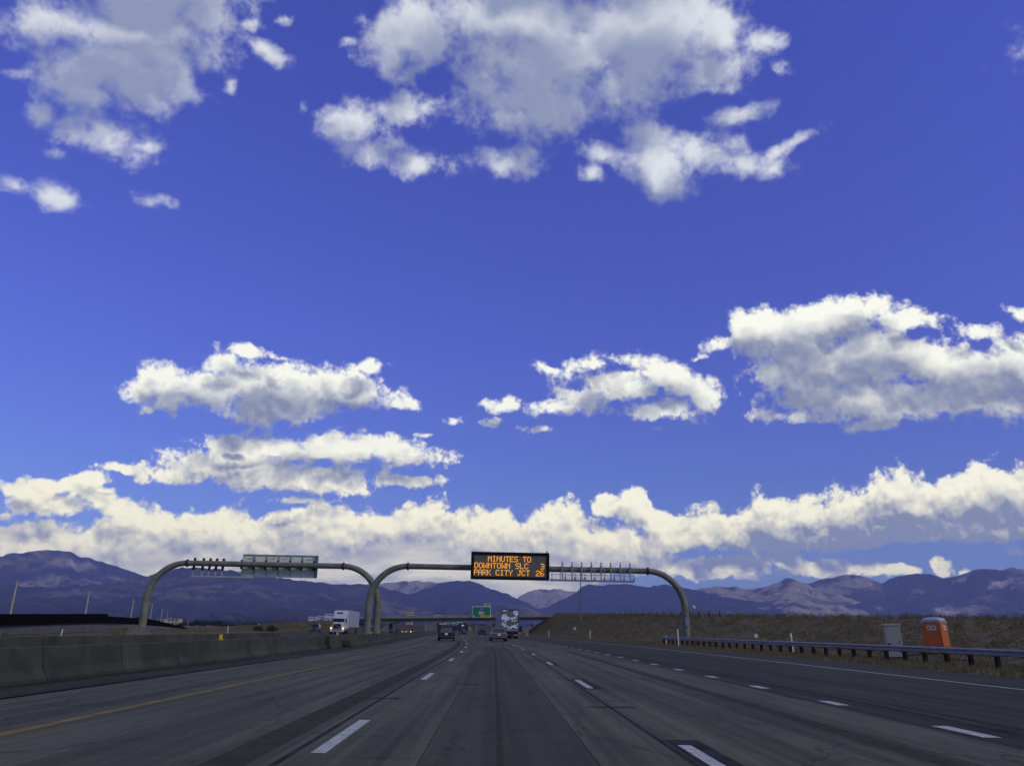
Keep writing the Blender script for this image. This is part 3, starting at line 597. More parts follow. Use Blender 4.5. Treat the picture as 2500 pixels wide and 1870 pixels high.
# traffic camera on the right column
tcam = thing('traffic_camera', 'small white dome camera on an arm of the right gantry column', 'camera', (20.95, 89.5, 3.55))
MB().tube([(0, 0, 0), (.25, 0, .55), (.1, -.02, 1.0)], .04, 8).build('arm', M['galv'], tcam)
MB().tube([(.15, 0, .45), (.55, 0, .42)], .035, 8).build('bracket', M['galv'], tcam)
mb = MB(); mb.tube([(.5, 0, .50), (.62, 0, .42), (.66, 0, .36)], [.09, .15, .15], 12); mb.tube([(.66, 0, .36), (.68, 0, .25), (.69, 0, .20)], [.15, .12, .03], 12); mb.build('dome', M['plastic_white'], tcam)

# lit message sign
FONT = {'M': '10001 11011 10101 10101 10001 10001 10001', 'I': '01110 00100 00100 00100 00100 00100 01110', 'N': '10001 11001 10101 10011 10001 10001 10001', 'U': '10001 10001 10001 10001 10001 10001 01110',
 'T': '11111 00100 00100 00100 00100 00100 00100', 'E': '11111 10000 10000 11110 10000 10000 11111', 'S': '01111 10000 10000 01110 00001 00001 11110', 'O': '01110 10001 10001 10001 10001 10001 01110',
 'D': '11110 10001 10001 10001 10001 10001 11110', 'W': '10001 10001 10001 10101 10101 11011 10001', 'L': '10000 10000 10000 10000 10000 10000 11111', 'C': '01110 10001 10000 10000 10000 10001 01110',
 'P': '11110 10001 10001 11110 10000 10000 10000', 'A': '01110 10001 10001 11111 10001 10001 10001', 'R': '11110 10001 10001 11110 10100 10010 10001', 'K': '10001 10010 10100 11000 10100 10010 10001',
 'Y': '10001 10001 01010 00100 00100 00100 00100', 'J': '00111 00010 00010 00010 00010 10010 01100', '3': '11110 00001 00001 01110 00001 00001 11110', '2': '01110 10001 00001 00110 01000 10000 11111', '6': '01110 10000 10000 11110 10001 10001 01110'}
SX, SZ, SW, SH = -2.69, 9.26, 8.47, 2.89
ms = thing('message_sign', 'black framed electronic sign with amber MINUTES TO DOWNTOWN SLC lettering', 'message sign', (SX+SW/2, 88.2, SZ-SH))
lx = lambda x: x - SW/2
MB().box((0, .52, SH/2), (SW-.04, .86, SH-.04)).build('cabinet', M['dark_steel'], ms)
fr = MB(); fr.box((0, .04, SH-.15), (SW, .12, .30)); fr.box((0, .04, .15), (SW, .12, .30))
for s in (-1, 1): fr.box((s*(SW/2-.16), .04, SH/2), (.32, .1196, SH-.6))
fr.build('bezel', M['black'], ms)
for k in range(7):
    x0_, x1_ = .32+(SW-.64)*k/7, .32+(SW-.64)*(k+1)/7
    MB().box((lx((x0_+x1_)/2), .07, SH/2), (x1_-x0_-.035, .03, SH-.61)).build('led_module', M['led_face'], ms)
PT = 0.0845
for text, xs_, pitch, ztop in (('MINUTES TO', 1.85, .472, .44), ('DOWNTOWN SLC', .40, .492, 1.15), ('3', 7.55, .47, 1.15), ('PARK CITY JCT', .38, .467, 1.88), ('26', 7.05, .475, 1.88)):
    for i, ch in enumerate(text):
        if ch == ' ': continue
        mb = MB()
        for r_, row_ in enumerate(FONT[ch].split()):
            for c_, b_ in enumerate(row_):
                if b_ == '1': mb.box((lx(xs_+i*pitch+c_*PT), .045, SH-(ztop+.03+r_*PT)), (.066, .02, .066))
        mb.build('led_character', M['amber'], ms)
MB().box((SW/2-.25, .4, SH+.1), (.2, .3, .24)).build('light_sensor', M['alu_frame'], ms)
for k in range(4): MB().box((-3.2+2.1*k, 1.0, 1.28), (.16, .30, 1.8)).build('hanger', M['dark_steel'], ms)

# blank sign panel seen from behind, and the bare brackets beside it
sp_ = thing('motorway_sign', 'pale aluminium back of a wide sign on the far gantry', 'sign', (-24.2, 91.62, 6.30))
PW, PH = 8.1, 2.47
NP = 6
for k in range(NP): MB().box((-PW/2+PW*(k+.5)/NP, .10, PH/2), (PW/NP-.03, .03, PH-.05)).build('panel', M['alu'], sp_)
mb = MB(); mb.box((0, .03, PH-.04), (PW, .10, .08)); mb.box((0, .03, .04), (PW, .10, .08)); mb.build('frame', M['alu_frame'], sp_)
for k in range(NP+1):
    MB().box((-PW/2+.04+(PW-.08)*k/NP, .0, PH/2), (.07, .14, PH-.17)).build('stiffener', M['alu_frame'], sp_)
    MB().box((-PW/2+.02+(PW-.08)*k/NP-.06, -.24, 1.32), (.12, .30, 1.05)).build('clamp', M['dark_steel'], sp_)
for k, (a, b, w_) in enumerate(((0, .6, .8), (2, 0.0, .55), (3, .35, .5), (5, .1, .75))):
    for z in (.42, 2.0): 
        mb = MB(); x = -PW/2+PW*k*0+PW*(a)/NP+.1+b*.3; mb.box((x+w_/2+.1, .06, z), (w_, .05, .05)); mb.box((x+w_+.1, .06, z+.2), (.05, .05, .36)); mb.build('stiffener', M['alu_frame'], sp_)
MB().box((PW/2+.13, .1, PH/2), (.2, .5, PH-.02)).build('side_panel', M['tube_new'], sp_)
for k, x in enumerate((-33.42, -32.45, -31.70, -30.98, -30.24)):
    mb = MB(); mb.box((x+hx, 91.28+hy, 8.05), (.26, .14, .34)); mb.box((x+hx-.03, 91.30+hy, 7.2), (.24, .16, .55)); br = mb.build('sign_bracket', M['dark_steel'], gl)
    MB().box((x+hx-.06, 91.36+hy, 6.62), (.13, .12, .80)).build('bracket_post', M['alu_frame'], br)
    if k < 4: MB().box((x+hx+.38, 91.9+hy, 6.72), (.07, .06, .62)).build('rail_post', M['alu_frame'], br)
cw = MB(); cw.box((-30.2+hx, 91.6+hy, 6.28), (6.7, .55, .06)); cw.box((-30.2+hx, 91.3+hy, 6.25), (6.9, .05, .14)); wk = cw.build('catwalk', M['alu_frame'], gl)
MB().cyl((-33.4+hx, 91.92+hy, 6.86), (-28.3+hx, 91.92+hy, 6.86), .03, 8).build('rail', M['alu_frame'], wk)
for x in (-29.95, -28.45): MB().box((x+hx, 91.9+hy, 6.6), (.08, .06, .7)).build('rail_post', M['alu_frame'], wk)
# rubble heap at the foot of the far column
rng = random.Random(8)
heap = []
for j in range(5):
    rr = (1.5, 1.25, .95, .6, .2)[j]; heap.append([(math.cos(a)*rr*(1+rng.uniform(-.15, .15)), math.sin(a)*rr*(1+rng.uniform(-.15, .15)), (-.05, .3, .58, .75, .8)[j]*(1+rng.uniform(-.12, .12))) for a in [2*math.pi*i/14 for i in range(14)]])
M['earth'] = slope_mat('bare_earth', (0.12, 0.10, 0.075), (0.08, 0.07, 0.05), (0.15, 0.13, 0.10), 0.9, 5.0, bdist=0.08)
h_ = thing('earth_mound', 'small earth mound round the foot of the far gantry column', 'mound', (-38.3, 90.6, 0)); MB().loft(heap, smooth=True).build('soil', M['earth'], h_)

# ------------------------------------------------------------------ overpass
op = thing('overpass', 'grey concrete overpass with haunched girders crossing the motorway', 'bridge', (0, 331, 0))
XA, XB = -58.0, 44.0
PIERS = [-60.5, -41.6, -22.9, 0.6, 24.5]
def bridge_bar(zt0, zt1, y0, y1, name, m, n=1):
    seg = [XA+(XB-XA)*i/n for i in range(n+1)]
    for a, b in zip(seg, seg[1:]):
        MB().add([(a+.01, y0, deck_z(a)-zt1), (b-.01, y0, deck_z(b)-zt1), (b-.01, y1, deck_z(b)-zt1), (a+.01, y1, deck_z(a)-zt1), (a+.01, y0, deck_z(a)-zt0), (b-.01, y0, deck_z(b)-zt0), (b-.01, y1, deck_z(b)-zt0), (a+.01, y1, deck_z(a)-zt0)],
                 [(3, 2, 1, 0), (4, 5, 6, 7), (0, 1, 5, 4), (2, 3, 7, 6), (1, 2, 6, 5), (0, 4, 7, 3)]).build(name, m, op)
bridge_bar(0.0, 0.78, -6.6, -6.3, 'parapet', M['parapet'], 11); bridge_bar(0.0, 0.78, 6.3, 6.6, 'parapet', M['parapet'], 11)
bridge_bar(0.80, 1.05, -6.75, 6.75, 'deck', M['bridge'])
def haunch(x):
    d = min(abs(x-p) for p in PIERS); return 2.0 + 1.05*max(0.0, 1-d/6.5)**1.6
for yy in (-5.6, -1.9, 1.9, 5.6):
    X = list(np.linspace(XA, XB, 120)); vs = []
    for s in (-.25, .25): vs += [(x, yy+s, deck_z(x)-1.05) for x in X] + [(x, yy+s, deck_z(x)-haunch(x)) for x in X]
    n = len(X); fs = []
    for i in range(n-1): fs += [(i, i+1, n+i+1, n+i), (3*n+i, 3*n+i+1, 2*n+i+1, 2*n+i), (n+i, n+i+1, 3*n+i+1, 3*n+i)]
    MB().add(vs, fs).build('girder', M['bridge'], op)
for p in PIERS[1:4]:
    for yy in (-5.6, 0.0, 5.6): MB().cbox((p, yy, (deck_z(p)-3.0-.9)/2), (1.15, 1.15, deck_z(p)-3.0+.9), .12).build('pier', M['bridge'], op)
    MB().box((p, 0, deck_z(p)-2.75), (1.0, 12.4, .5)).build('pier_cap', M['bridge'], op)
for p in (-55.5, 22.5): MB().box((p, 0, deck_z(p)-3.3), (1.2, 12.6, 4.5)).build('abutment', M['bridge'], op)

# lettering helper: flat sign print standing a few millimetres proud
def letters(text, size, loc, m, parent, align='CENTER'):
    c = bpy.data.curves.new('lettering', 'FONT'); c.body = text; c.size = size; c.align_x = align; c.align_y = 'CENTER'; c.extrude = 0.004; c.offset = size*0.012
    tmp = bpy.data.objects.new('lettering', c); me = bpy.data.meshes.new_from_object(tmp); bpy.data.objects.remove(tmp)
    me.materials.clear(); me.materials.append(m); o = new_obj('lettering', me, parent); o.location = loc; o.rotation_euler = (math.pi/2, 0, 0); return o
def rounded(mb, w, h, r, y0, y1, cx=0.0, cz=0.0):
    P = []
    for sx, sz, a0 in ((1, 1, 0), (-1, 1, 90), (-1, -1, 180), (1, -1, 270)):
        for k in range(5): a = R(a0+90*k/4); P.append((cx+sx*(w/2-r)+r*math.cos(a), cz+sz*(h/2-r)+r*math.sin(a)))
    n = len(P); return mb.add([(x, y0, z) for x, z in P]+[(x, y1, z) for x, z in P], [tuple(range(n)), tuple(range(2*n-1, n-1, -1))]+[(i, n+i, n+(i+1) % n, (i+1) % n) for i in range(n)])
def arrow_down(mb, cx, cz, s, y):
    P = [(cx-.12*s, cz+.5*s), (cx+.12*s, cz+.5*s), (cx+.12*s, cz+.05*s), (cx+.45*s, cz+.05*s), (cx, cz-.5*s), (cx-.45*s, cz+.05*s), (cx-.12*s, cz+.05*s)]
    return mb.add([(x, y, z) for x, z in P]+[(x, y+.02, z) for x, z in P], [tuple(range(7)), tuple(range(13, 6, -1))]+[(i, 7+i, 7+(i+1) % 7, (i+1) % 7) for i in range(7)])
gs = thing('exit_sign', 'green exit sign for Ogden and Provo with yellow exit only strip', 'road sign', (-5.2, 323.9, 5.6))
w_, h_ = 7.3, 4.25
rounded(MB(), w_, h_, .35, .06, .14, 0, h_/2).build('border', M['sign_white'], gs); rounded(MB(), w_-.3, h_-.3, .28, .02, .058, 0, h_/2).build('panel', M['sign_green'], gs)
rounded(MB(), 2.75, 1.1, .2, .06, .14, w_/2-1.4, h_+.57).build('border', M['sign_white'], gs); rounded(MB(), 2.5, .86, .16, .02, .058, w_/2-1.4, h_+.57).build('panel', M['sign_green'], gs)
letters('EXIT 123', .56, (w_/2-1.4, .01, h_+.57), M['sign_white'], gs)
letters('Ogden', .86, (0, .01, 2.02), M['sign_white'], gs); letters('Provo', .86, (0, .01, 1.32), M['sign_white'], gs)
rounded(MB(), 1.1, .92, .3, -.012, .018, 0, 3.22).build('shield', M['shield_blue'], gs); rounded(MB(), .86, .2, .08, -.022, -.014, 0, 3.56).build('shield_top', M['shield_red'], gs)
letters('15', .66, (0, -.03, 3.12), M['sign_white'], gs)
MB().box((1.55, .0, .48), (3.9, .03, .78)).build('exit_only_strip', M['sign_yellow'], gs)
letters('EXIT', .52, (.55, -.03, .48), M['black'], gs); letters('ONLY', .52, (2.65, -.03, .48), M['black'], gs)
arrow_down(MB(), 1.55, .48, .66, -.035).build('arrow', M['black'], gs); arrow_down(MB(), -2.95, .62, .75, -.01).build('arrow', M['sign_white'], gs)
for x in (-2.4, 2.4): MB().box((x, .26, 1.5), (.18, .24, 2.6)).build('hanger', M['galv'], gs)
# second green sign gantry far beyond the overpass
fg = thing('sign_gantry', 'distant thin gantry with three small green signs seen under the overpass', 'sign gantry', (0, 560, -.55))
for x in (-46.0, -12.0): MB().cyl((x, 0, 0), (x, 0, 8.2), .25, 10).build('column', M['galv'], fg)
MB().cyl((-46, 0, 7.9), (-12, 0, 7.9), .22, 10).build('beam', M['galv'], fg)
for lab, xa, xb, za, zb, tx in (('small green sign on the far gantry, leftmost of three', -33.4, -30.6, 4.6, 8.2, None), ('green sign on the far gantry, middle of three', -29.3, -25.2, 4.4, 8.3, None), ('wide green sign on the far gantry, rightmost of three', -25.1, -20.2, 5.2, 8.3, None)):
    g = thing('road_sign', lab, 'road sign', ((xa+xb)/2, 559.5, za-.55), group='green signs on the far gantry')
    rounded(MB(), xb-xa, zb-za, .25, .05, .12, 0, (zb-za)/2).build('border', M['sign_white'], g); rounded(MB(), xb-xa-.25, zb-za-.25, .2, .0, .049, 0, (zb-za)/2).build('panel', M['sign_green'], g)
    MB().box((0, -.01, (zb-za)*.68), (.55, .02, .6)).build('shield', M['sign_white'], g); MB().box((0, -.01, (zb-za)*.3), ((xb-xa)*.6, .02, .4)).build('legend', M['sign_white'], g)

# ------------------------------------------------------------------ guardrails
RAIL = [(-26, 25.4), (12, 23.6), (20, 23.1), (30, 22.45), (36.5, 22.0), (60, 20.95), (80, 20.05), (97.6, 19.2)]
def w_rail(path, z, flip=1):
    """W-beam section swept along path of (x, y, ground)"""
    S = [(0.0, .155), (-.02, .15), (-.08, .11), (-.08, .06), (-.01, .015), (-.01, -.015), (-.08, -.06), (-.08, -.11), (-.02, -.15), (0.0, -.155), (.012, -.15), (-.06, -.10), (-.06, -.065), (.006, -.02), (.006, .02), (-.06, .065), (-.06, .10), (.012, .15)]
    rings = []
    for i, (x, y, g) in enumerate(path):
        a, b = path[max(i-1, 0)], path[min(i+1, len(path)-1)]; d = Vector((b[0]-a[0], b[1]-a[1], 0)).normalized(); n = Vector((d.y, -d.x, 0))*flip
        rings.append([Vector((x, y, g+z)) + n*s + Vector((0, 0, t_)) for s, t_ in S])
    return MB().loft(rings, smooth=False)
gr_ = thing('guardrail', 'long steel guardrail on black posts along the right shoulder', 'guardrail')
Yl = list(np.arange(-26.1, 97.7, 1.905))
P = [(lerp_tab(RAIL, y), y, ground_z(lerp_tab(RAIL, y), y)) for y in Yl]
for k in range(0, len(P)-1, 2): w_rail(P[k:k+3], .70).build('rail', M['galv'], gr_)
for i, (x, y, g) in enumerate(P):
    MB().cbox((x+.20, y, g+.36), (.2, .17, 1.0), .02).build('post', M['wood'], gr_)
    MB().box((x+.06, y, g+.68), (.12, .15, .34)).build('spacer_block', M['wood'], gr_)
MB().tube([(P[-1][0]-.05, P[-1][1], P[-1][2]+.70), (P[-1][0]-.02, P[-1][1]+.35, P[-1][2]+.70)], [.2, .16], 8).build('end_shoe', M['galv'], gr_)
gc = thing('guardrail', 'short pale guardrail with dark posts on the crest of the brush bank', 'guardrail')
C = [(lerp_tab(CREST_X, y)-.3, y) for y in np.arange(146, 232, 6.0)]; C = [(x, y, ground_z(x, y)) for x, y in C]
for k in range(len(C)-1): w_rail(C[k:k+2], .85, -1).build('rail', M['alu_frame'], gc)
for x, y, g in C: MB().box((x-.22, y, g+.42), (.16, .16, 1.1)).build('post', M['black'], gc)

# ------------------------------------------------------------------ roadside furniture
def delineator(x, y, h, label, ry=0.0, group='white roadside marker posts'):
    r = thing('marker_post', label, 'marker post', (x, y, ground_z(x, y)), 0, group); r.rotation_euler = (0, ry, 0)
    MB().box((0, 0, h/2-.1), (.11, .03, h+.2)).build('post', M['plastic_white'], r); MB().box((0, -.02, h-.16), (.08, .01, .16)).build('reflector', M['sign_white'], r)
delineator(11.55, 177, 1.35, 'white marker post nearest the overpass on the right verge')
delineator(15.85, 138.5, 1.45, 'white marker post on the right verge between two others', .05)
delineator(18.3, 83.0, 1.66, 'tall white marker post in front of the guardrail near its end', -.01)
delineator(20.4, 99.0, .95, 'short white marker post behind the end of the guardrail')
delineator(22.2, 62.0, 1.42, 'white marker post behind the middle of the guardrail', -.06)
delineator(-37.6, 73.5, .62, 'white marker post by the black ramp bridge', .12)
delineator(-34.7+off(118), 118, 1.1, 'white marker post at the edge of the opposite road')
delineator(9.2, 232, 1.3, 'white marker post beside the striped hazard board', .15)
def small_plate(x, y, z, s, label, ry):
    g0 = ground_z(x, y); r = thing('marker_plate', label, 'marker', (x, y, g0), R(-12), 'small plates on the brush bank'); r.rotation_euler = (0, ry, R(-12))
    MB().cyl((0, 0, -.2), (0, 0, z-g0), .02, 6).build('stake', M['galv'], r); MB().box((0, -.03, z-g0), (s, .02, s)).build('plate', M['plastic_white'], r)
small_plate(24.9, 80, 1.15, .32, 'tilted white plate on a stake behind the guardrail', .22); small_plate(20.3, 212, 1.9, .6, 'small white plate low on the brush bank by the overpass', .1)
ob = thing('hazard_board', 'yellow and black striped hazard board at the bend of the right verge', 'hazard board', (9.0, 238, ground_z(9, 238)))
MB().cyl((0, .04, -.2), (0, .04, 1.3), .04, 6).build('post', M['galv'], ob); MB().box((0, 0, .8), (.5, .03, .95)).build('plate', M['sign_yellow'], ob)
for k in range(3): MB().box((0, -.025, .48+.3*k), (.62, .012, .1), ry=R(42)).build('stripe', M['black'], ob)
ys_ = thing('warning_sign', 'upright yellow sign on a post beyond the overpass', 'road sign', (-10.2, 346, road_z(346)))
MB().cyl((.5, .05, 0), (.5, .05, 3.3), .06, 6).build('post', M['galv'], ys_); MB().box((0, 0, 2.0), (.95, .05, 1.5)).build('plate', M['sign_yellow'], ys_); MB().box((0, -.035, 2.0), (.4, .01, .6)).build('symbol', M['black'], ys_)
hm = thing('light_mast', 'thin tall grey mast rising behind the catwalk', 'mast', (25.9, 250, ground_z(25.9, 250)))
MB().tube([(0, 0, -.3), (0, 0, 8), (0, 0, 15.4)], [.22, .17, .11], 10).build('mast', M['tube_new'], hm); MB().cyl((0, 0, -.3), (0, 0, .5), .35, 10).build('base', M['concrete_old'], hm)
MB().tube([(0, 0, 15.3), (0, 0, 15.7), (0, 0, 15.8)], [.16, .16, .05], 8).build('mast_head', M['dark_steel'], hm)

# utility cabinet
cb = thing('utility_cabinet', 'pale green grey metal utility cabinet behind the guardrail', 'cabinet', (24.05, 50, ground_z(24.05, 50)), R(-18)); cb.rotation_euler = (0, R(-2), R(-18))
M['cabinet'] = mat('cabinet_paint', (0.30, 0.31, 0.235), 0.6, var=0.12, scale=1.5)
MB().cbox((0, 0, .04), (1.0, .75, .22), .02).build('plinth', M['concrete_old'], cb)
MB().cbox((0, 0, 1.02), (.88, .60, 1.80), .02).build('body', M['cabinet'], cb)
MB().cbox((0, 0, 1.97), (.94, .66, .14), .03).build('roof', M['cabinet'], cb)
MB().box((0, -.312, 1.0), (.80, .02, 1.66)).build('door', M['cabinet'], cb)
MB().box((-.27, -.33, .78), (.17, .012, .30)).build('label_plate', M['dark_steel'], cb)
MB().box((.32, -.34, 1.0), (.03, .04, .16)).build('handle', M['galv'], cb)
# portable toilet
pt = thing('portable_toilet', 'orange portable toilet with white roof and logo plate', 'portable toilet', (27.75, 52, ground_z(27.75, 52)), R(-46)); pt.rotation_euler = (0, R(-2.2), R(-46)); pt.scale = (.97, .97, .91)
M['orange'] = mat('orange_plastic', (0.58, 0.135, 0.02), 0.6, var=0.14, scale=1.2); M['roof_white'] = mat('roof_plastic', (0.40, 0.42, 0.42), 0.55, var=0.15)
MB().cbox((0, 0, .09), (1.2, 1.2, .22), .03).build('skid', M['dark_steel'], pt)
for s in (-1, 1):
    MB().box((s*.545, 0, 1.12), (.03, 1.1, 1.85)).build('side_wall', M['orange'], pt)
    MB().box((0, s*.545, 1.12), (1.06, .03, 1.85)).build('side_wall', M['orange'], pt)
for x in (-.42, -.14, .14, .42):
    MB().box((x, -.565, 1.0), (.05, .02, 1.5)).build('rib', M['orange'], pt); MB().box((.565, x, 1.0), (.02, .05, 1.5)).build('rib', M['orange'], pt)
for sx in (-1, 1):
    for sy in (-1, 1): MB().cbox((sx*.54, sy*.54, 1.14), (.12, .12, 1.95), .04).build('corner_post', M['orange'], pt)
rings = [[(math.copysign(abs(math.cos(a))**.45, math.cos(a))*r_, math.copysign(abs(math.sin(a))**.45, math.sin(a))*r_, z) for a in [2*math.pi*(i+.5)/24 for i in range(24)]] for r_, z in ((.60, 2.02), (.62, 2.10), (.60, 2.20), (.50, 2.29), (.30, 2.33))]
rf = MB().loft(rings, smooth=True).build('roof', M['roof_white'], pt)
for sx in (-1, 1):
    for sy in (-1, 1): MB().cbox((sx*.53, sy*.53, 2.0), (.19, .19, .2), .05).build('roof_lobe', M['roof_white'], rf)
MB().cyl((.35, .3, 2.28), (.35, .3, 2.45), .06, 8).build('vent_pipe', M['black'], pt)
for face in (0, 1):
    loc = (0, -.59, 1.62) if face == 0 else (.59, 0, 1.62); rz = 0 if face == 0 else R(90)
    pl = MB().box((0, 0, 0), (.56, .02, .29)).build('logo_plate', M['plastic_white'], pt); pl.location = loc; pl.rotation_euler = (0, 0, rz)
    letters('A', .30, (-.16, -.016, 0), M['black'], pl); MB().box((-.16, -.022, -.06), (.05, .006, .06)).build('logo_figure', M['plastic_white'], pl)
    for z, w2 in ((.05, .28), (-.05, .2)): MB().box((.10, -.014, z), (w2, .008, .045)).build('logo_line', M['dark_steel'], pl)
# fallen barricade under the rail
fb = thing('fallen_barricade', 'faded orange and white striped barricade lying under the guardrail', 'barricade', (25.2, 45.2, ground_z(25.2, 45.2)), R(-50)); fb.rotation_euler = (R(-38), 0, R(-40))
M['faded_orange'] = mat('faded_orange', (0.16, 0.06, 0.04), 0.8, var=0.2)
M['faded_white'] = mat('faded_white', (0.22, 0.17, 0.14), 0.8)
MB().box((0, 0, .35), (1.15, .05, .32)).build('board', M['faded_orange'], fb)
for k in range(4): MB().box((-.4+.27*k, -.03, .35), (.06, .008, .36), ry=R(35)).build('stripe', M['faded_white'], fb)
for s in (-1, 1): MB().box((s*.5, .03, .2), (.06, .05, .75)).build('leg', M['wood'], fb)
fs_ = thing('loose_pole', 'thin pale pole lying on the verge right of the barricade', 'pole', (27.0, 44.6, ground_z(27, 44.6)))
MB().tube([(-.5, .1, .42), (.1, 0, .2), (.65, -.1, .06)], .025, 6).build('pole', M['pole_wood'], fs_)

# ------------------------------------------------------------------ low black ramp bridge on the far left
rb = thing('ramp_bridge', 'low ramp with a black steel girder and ribbed grey wall on the far left', 'bridge')
def wall_run(name, pts, m, thick=.5, parent=rb):
    """pts of (x, y, z_bottom, z_top); thickness away from the road"""
    rings = []
    for i, (x, y, a, b) in enumerate(pts):
        p, q_ = pts[max(i-1, 0)], pts[min(i+1, len(pts)-1)]; d = Vector((q_[0]-p[0], q_[1]-p[1], 0)).normalized(); n = Vector((-d.y, d.x, 0))*thick
        rings.append([(x, y, a), (x, y, b), (x+n.x, y+n.y, b), (x+n.x, y+n.y, a)])
    return MB().loft(rings).build(name, m, parent)
wall_run('girder', [(-34, 38, .62, 1.45), (-37, 54, .70, 1.56), (-41.0, 70, .77, 1.70), (-47.8, 94, 1.0, 2.02), (-54.3, 118, 1.19, 2.36)], M['girder_black'])
wall_run('girder', [(-54.35, 118.1, 1.16, 2.05), (-60.8, 143, 1.02, 1.98), (-61.4, 145.5, 1.00, 2.15), (-67.6, 170, .67, 1.62), (-71, 190, .2, .75), (-72.4, 199, 0, .3)], M['girder_black'])
for k in range(5):
    z = .04 + .15*k
    for seg in ([(-37.3, 54), (-41.2, 70)], [(-41.25, 70.1), (-48.0, 94)], [(-48.05, 94.1), (-54.5, 118)]):
        f_ = .62+.004*(seg[0][1]-38)
        wall_run('wall_rib', [(x, y, z*1.0-.03+.002*(y-54)*k*.2, z+.11+.0022*(y-54)*k*.2) for x, y in seg], M['wall_grey'], .3)
wall_run('wall', [(-37.5, 54, -.2, .72), (-41.4, 70, -.2, .78), (-48.2, 94, -.2, 1.0), (-54.7, 118, -.2, 1.18)], M['wall_grey'], .2)
wall_run('lintel', [(-54.75, 118.2, .72, 1.17), (-60.9, 143, .66, 1.03)], M['wall_grey'], .4)
wall_run('culvert_shade', [(-60.5, 117, -.2, .74), (-66.5, 142, -.2, .68)], M['girder_black'], .3)  # black sheet paints the darkness inside the opening
wall_run('wall', [(-54.75, 118.2, -.2, .70), (-55.4, 121, -.2, .70)], M['wall_grey'], .4)
wall_run('wall', [(-60.95, 143.1, -.2, 1.02), (-67.6, 169.8, -.2, .68), (-71, 189.8, -.1, .25)], M['wall_grey'], .3)
# pale poles in a receding row
for i, (x, y) in enumerate(((-99.6, 173), (-110.2, 226), (-123.5, 285), (-142.3, 347), (-178.8, 450), (-205.8, 527), (-314, 813))):
    names = ['leftmost and nearest of the row of pale poles', 'second pale pole of the row above the black ramp', 'third pale pole of the row, just left of the gantry column', 'fourth pale pole of the row, just right of the gantry column', 'fifth pale pole of the row by the beige buildings', 'sixth pale pole of the row before the beige buildings', 'farthest and shortest of the row of pale poles']
    r = thing('utility_pole', names[i], 'utility pole', (x, y, ground_z(x, y)), 0, 'row of pale utility poles'); r.rotation_euler = (0, R(1.2), 0)
    MB().tube([(0, 0, -.4), (0, 0, 5), (0, 0, 9.4)], [.24, .20, .15], 8).build('pole', M['pole_wood'], r); MB().box((0, 0, 8.75), (1.1, .1, .1)).build('crossarm', M['pole_wood'], r)
lp = thing('lamp_post', 'small curved lamp post in front of the dark tree line', 'lamp post', (-153, 420, ground_z(-153, 420)))
MB().tube([(0, 0, -.2), (0, 0, 2.6), (-.15, 0, 3.2), (-.7, 0, 3.6)], [.1, .08, .07, .06], 6).build('post', M['alu_frame'], lp); MB().box((-.85, 0, 3.58), (.5, .2, .12)).build('lamp_head', M['alu_frame'], lp)

# ------------------------------------------------------------------ vegetation
def scatter_mesh(name, templates, places, m, **k):
    """joins copies of leaf clouds: places of (x, y, z, scale, rot, template)"""
    Vs, Fs, n = [], [], 0
    T = [(np.array([tuple(v) for v in vs]), np.array(fs)) for vs, fs in templates]
    for x, y, z, s, r_, i in places:
        v, f = T[i]; c_, s_ = math.cos(r_), math.sin(r_)
        w = np.empty_like(v); w[:, 0] = (v[:, 0]*c_ - v[:, 1]*s_)*s + x; w[:, 1] = (v[:, 0]*s_ + v[:, 1]*c_)*s + y; w[:, 2] = v[:, 2]*s + z
        Vs.append(w); Fs.append(f+n); n += len(v)
    V, F = np.concatenate(Vs), np.concatenate(Fs)
    me = bpy.data.meshes.new(name); me.vertices.add(len(V)); me.vertices.foreach_set('co', V.astype(np.float32).ravel())
    L = F.shape[1]; me.loops.add(F.size); me.loops.foreach_set('vertex_index', F.astype(np.int32).ravel())
    me.polygons.add(len(F)); me.polygons.foreach_set('loop_start', np.arange(0, F.size, L, dtype=np.int32))
    me.update(calc_edges=True); me.validate(); me.materials.append(m); return new_obj(name, me, **k)
def leaf_mat(name, a, b, c, scale=0.6):
    m = bpy.data.materials.new(name); m.use_nodes = True; t = m.node_tree
    bs = t.nodes['Principled BSDF']; bs.inputs['Roughness'].default_value = 0.9; bs.inputs['Specular IOR Level'].default_value = 0.15
    geo = t.nodes.new('ShaderNodeNewGeometry'); pos = N(t, geo.outputs['Position'])
    cc = mixc(t, ramp(t, noise(t, pos, scale, 4, 0.6), 0.38, 0.62), a, b); cc = mixc(t, ramp(t, noise(t, pos, scale*5, 3, 0.6), 0.45, 0.7), cc, c)
    put(t, bs.inputs['Base Color'], cc); return m
M['sage'] = leaf_mat('sagebrush_leaf', (0.145, 0.125, 0.055), (0.098, 0.086, 0.042), (0.20, 0.17, 0.075), 0.35)
M['grass'] = leaf_mat('dry_grass_blade', (0.16, 0.135, 0.06), (0.105, 0.095, 0.05), (0.21, 0.18, 0.085), 0.8)
M['tree_leaf'] = leaf_mat('dark_tree_leaf', (0.022, 0.030, 0.018), (0.035, 0.042, 0.022), (0.015, 0.02, 0.012), 0.8)
rng = random.Random(77)
shrubs = [leaf_cloud(rng, 92, .5, .5, .62, .075, spiky=1.1) for k in range(7)]
pl_ = []
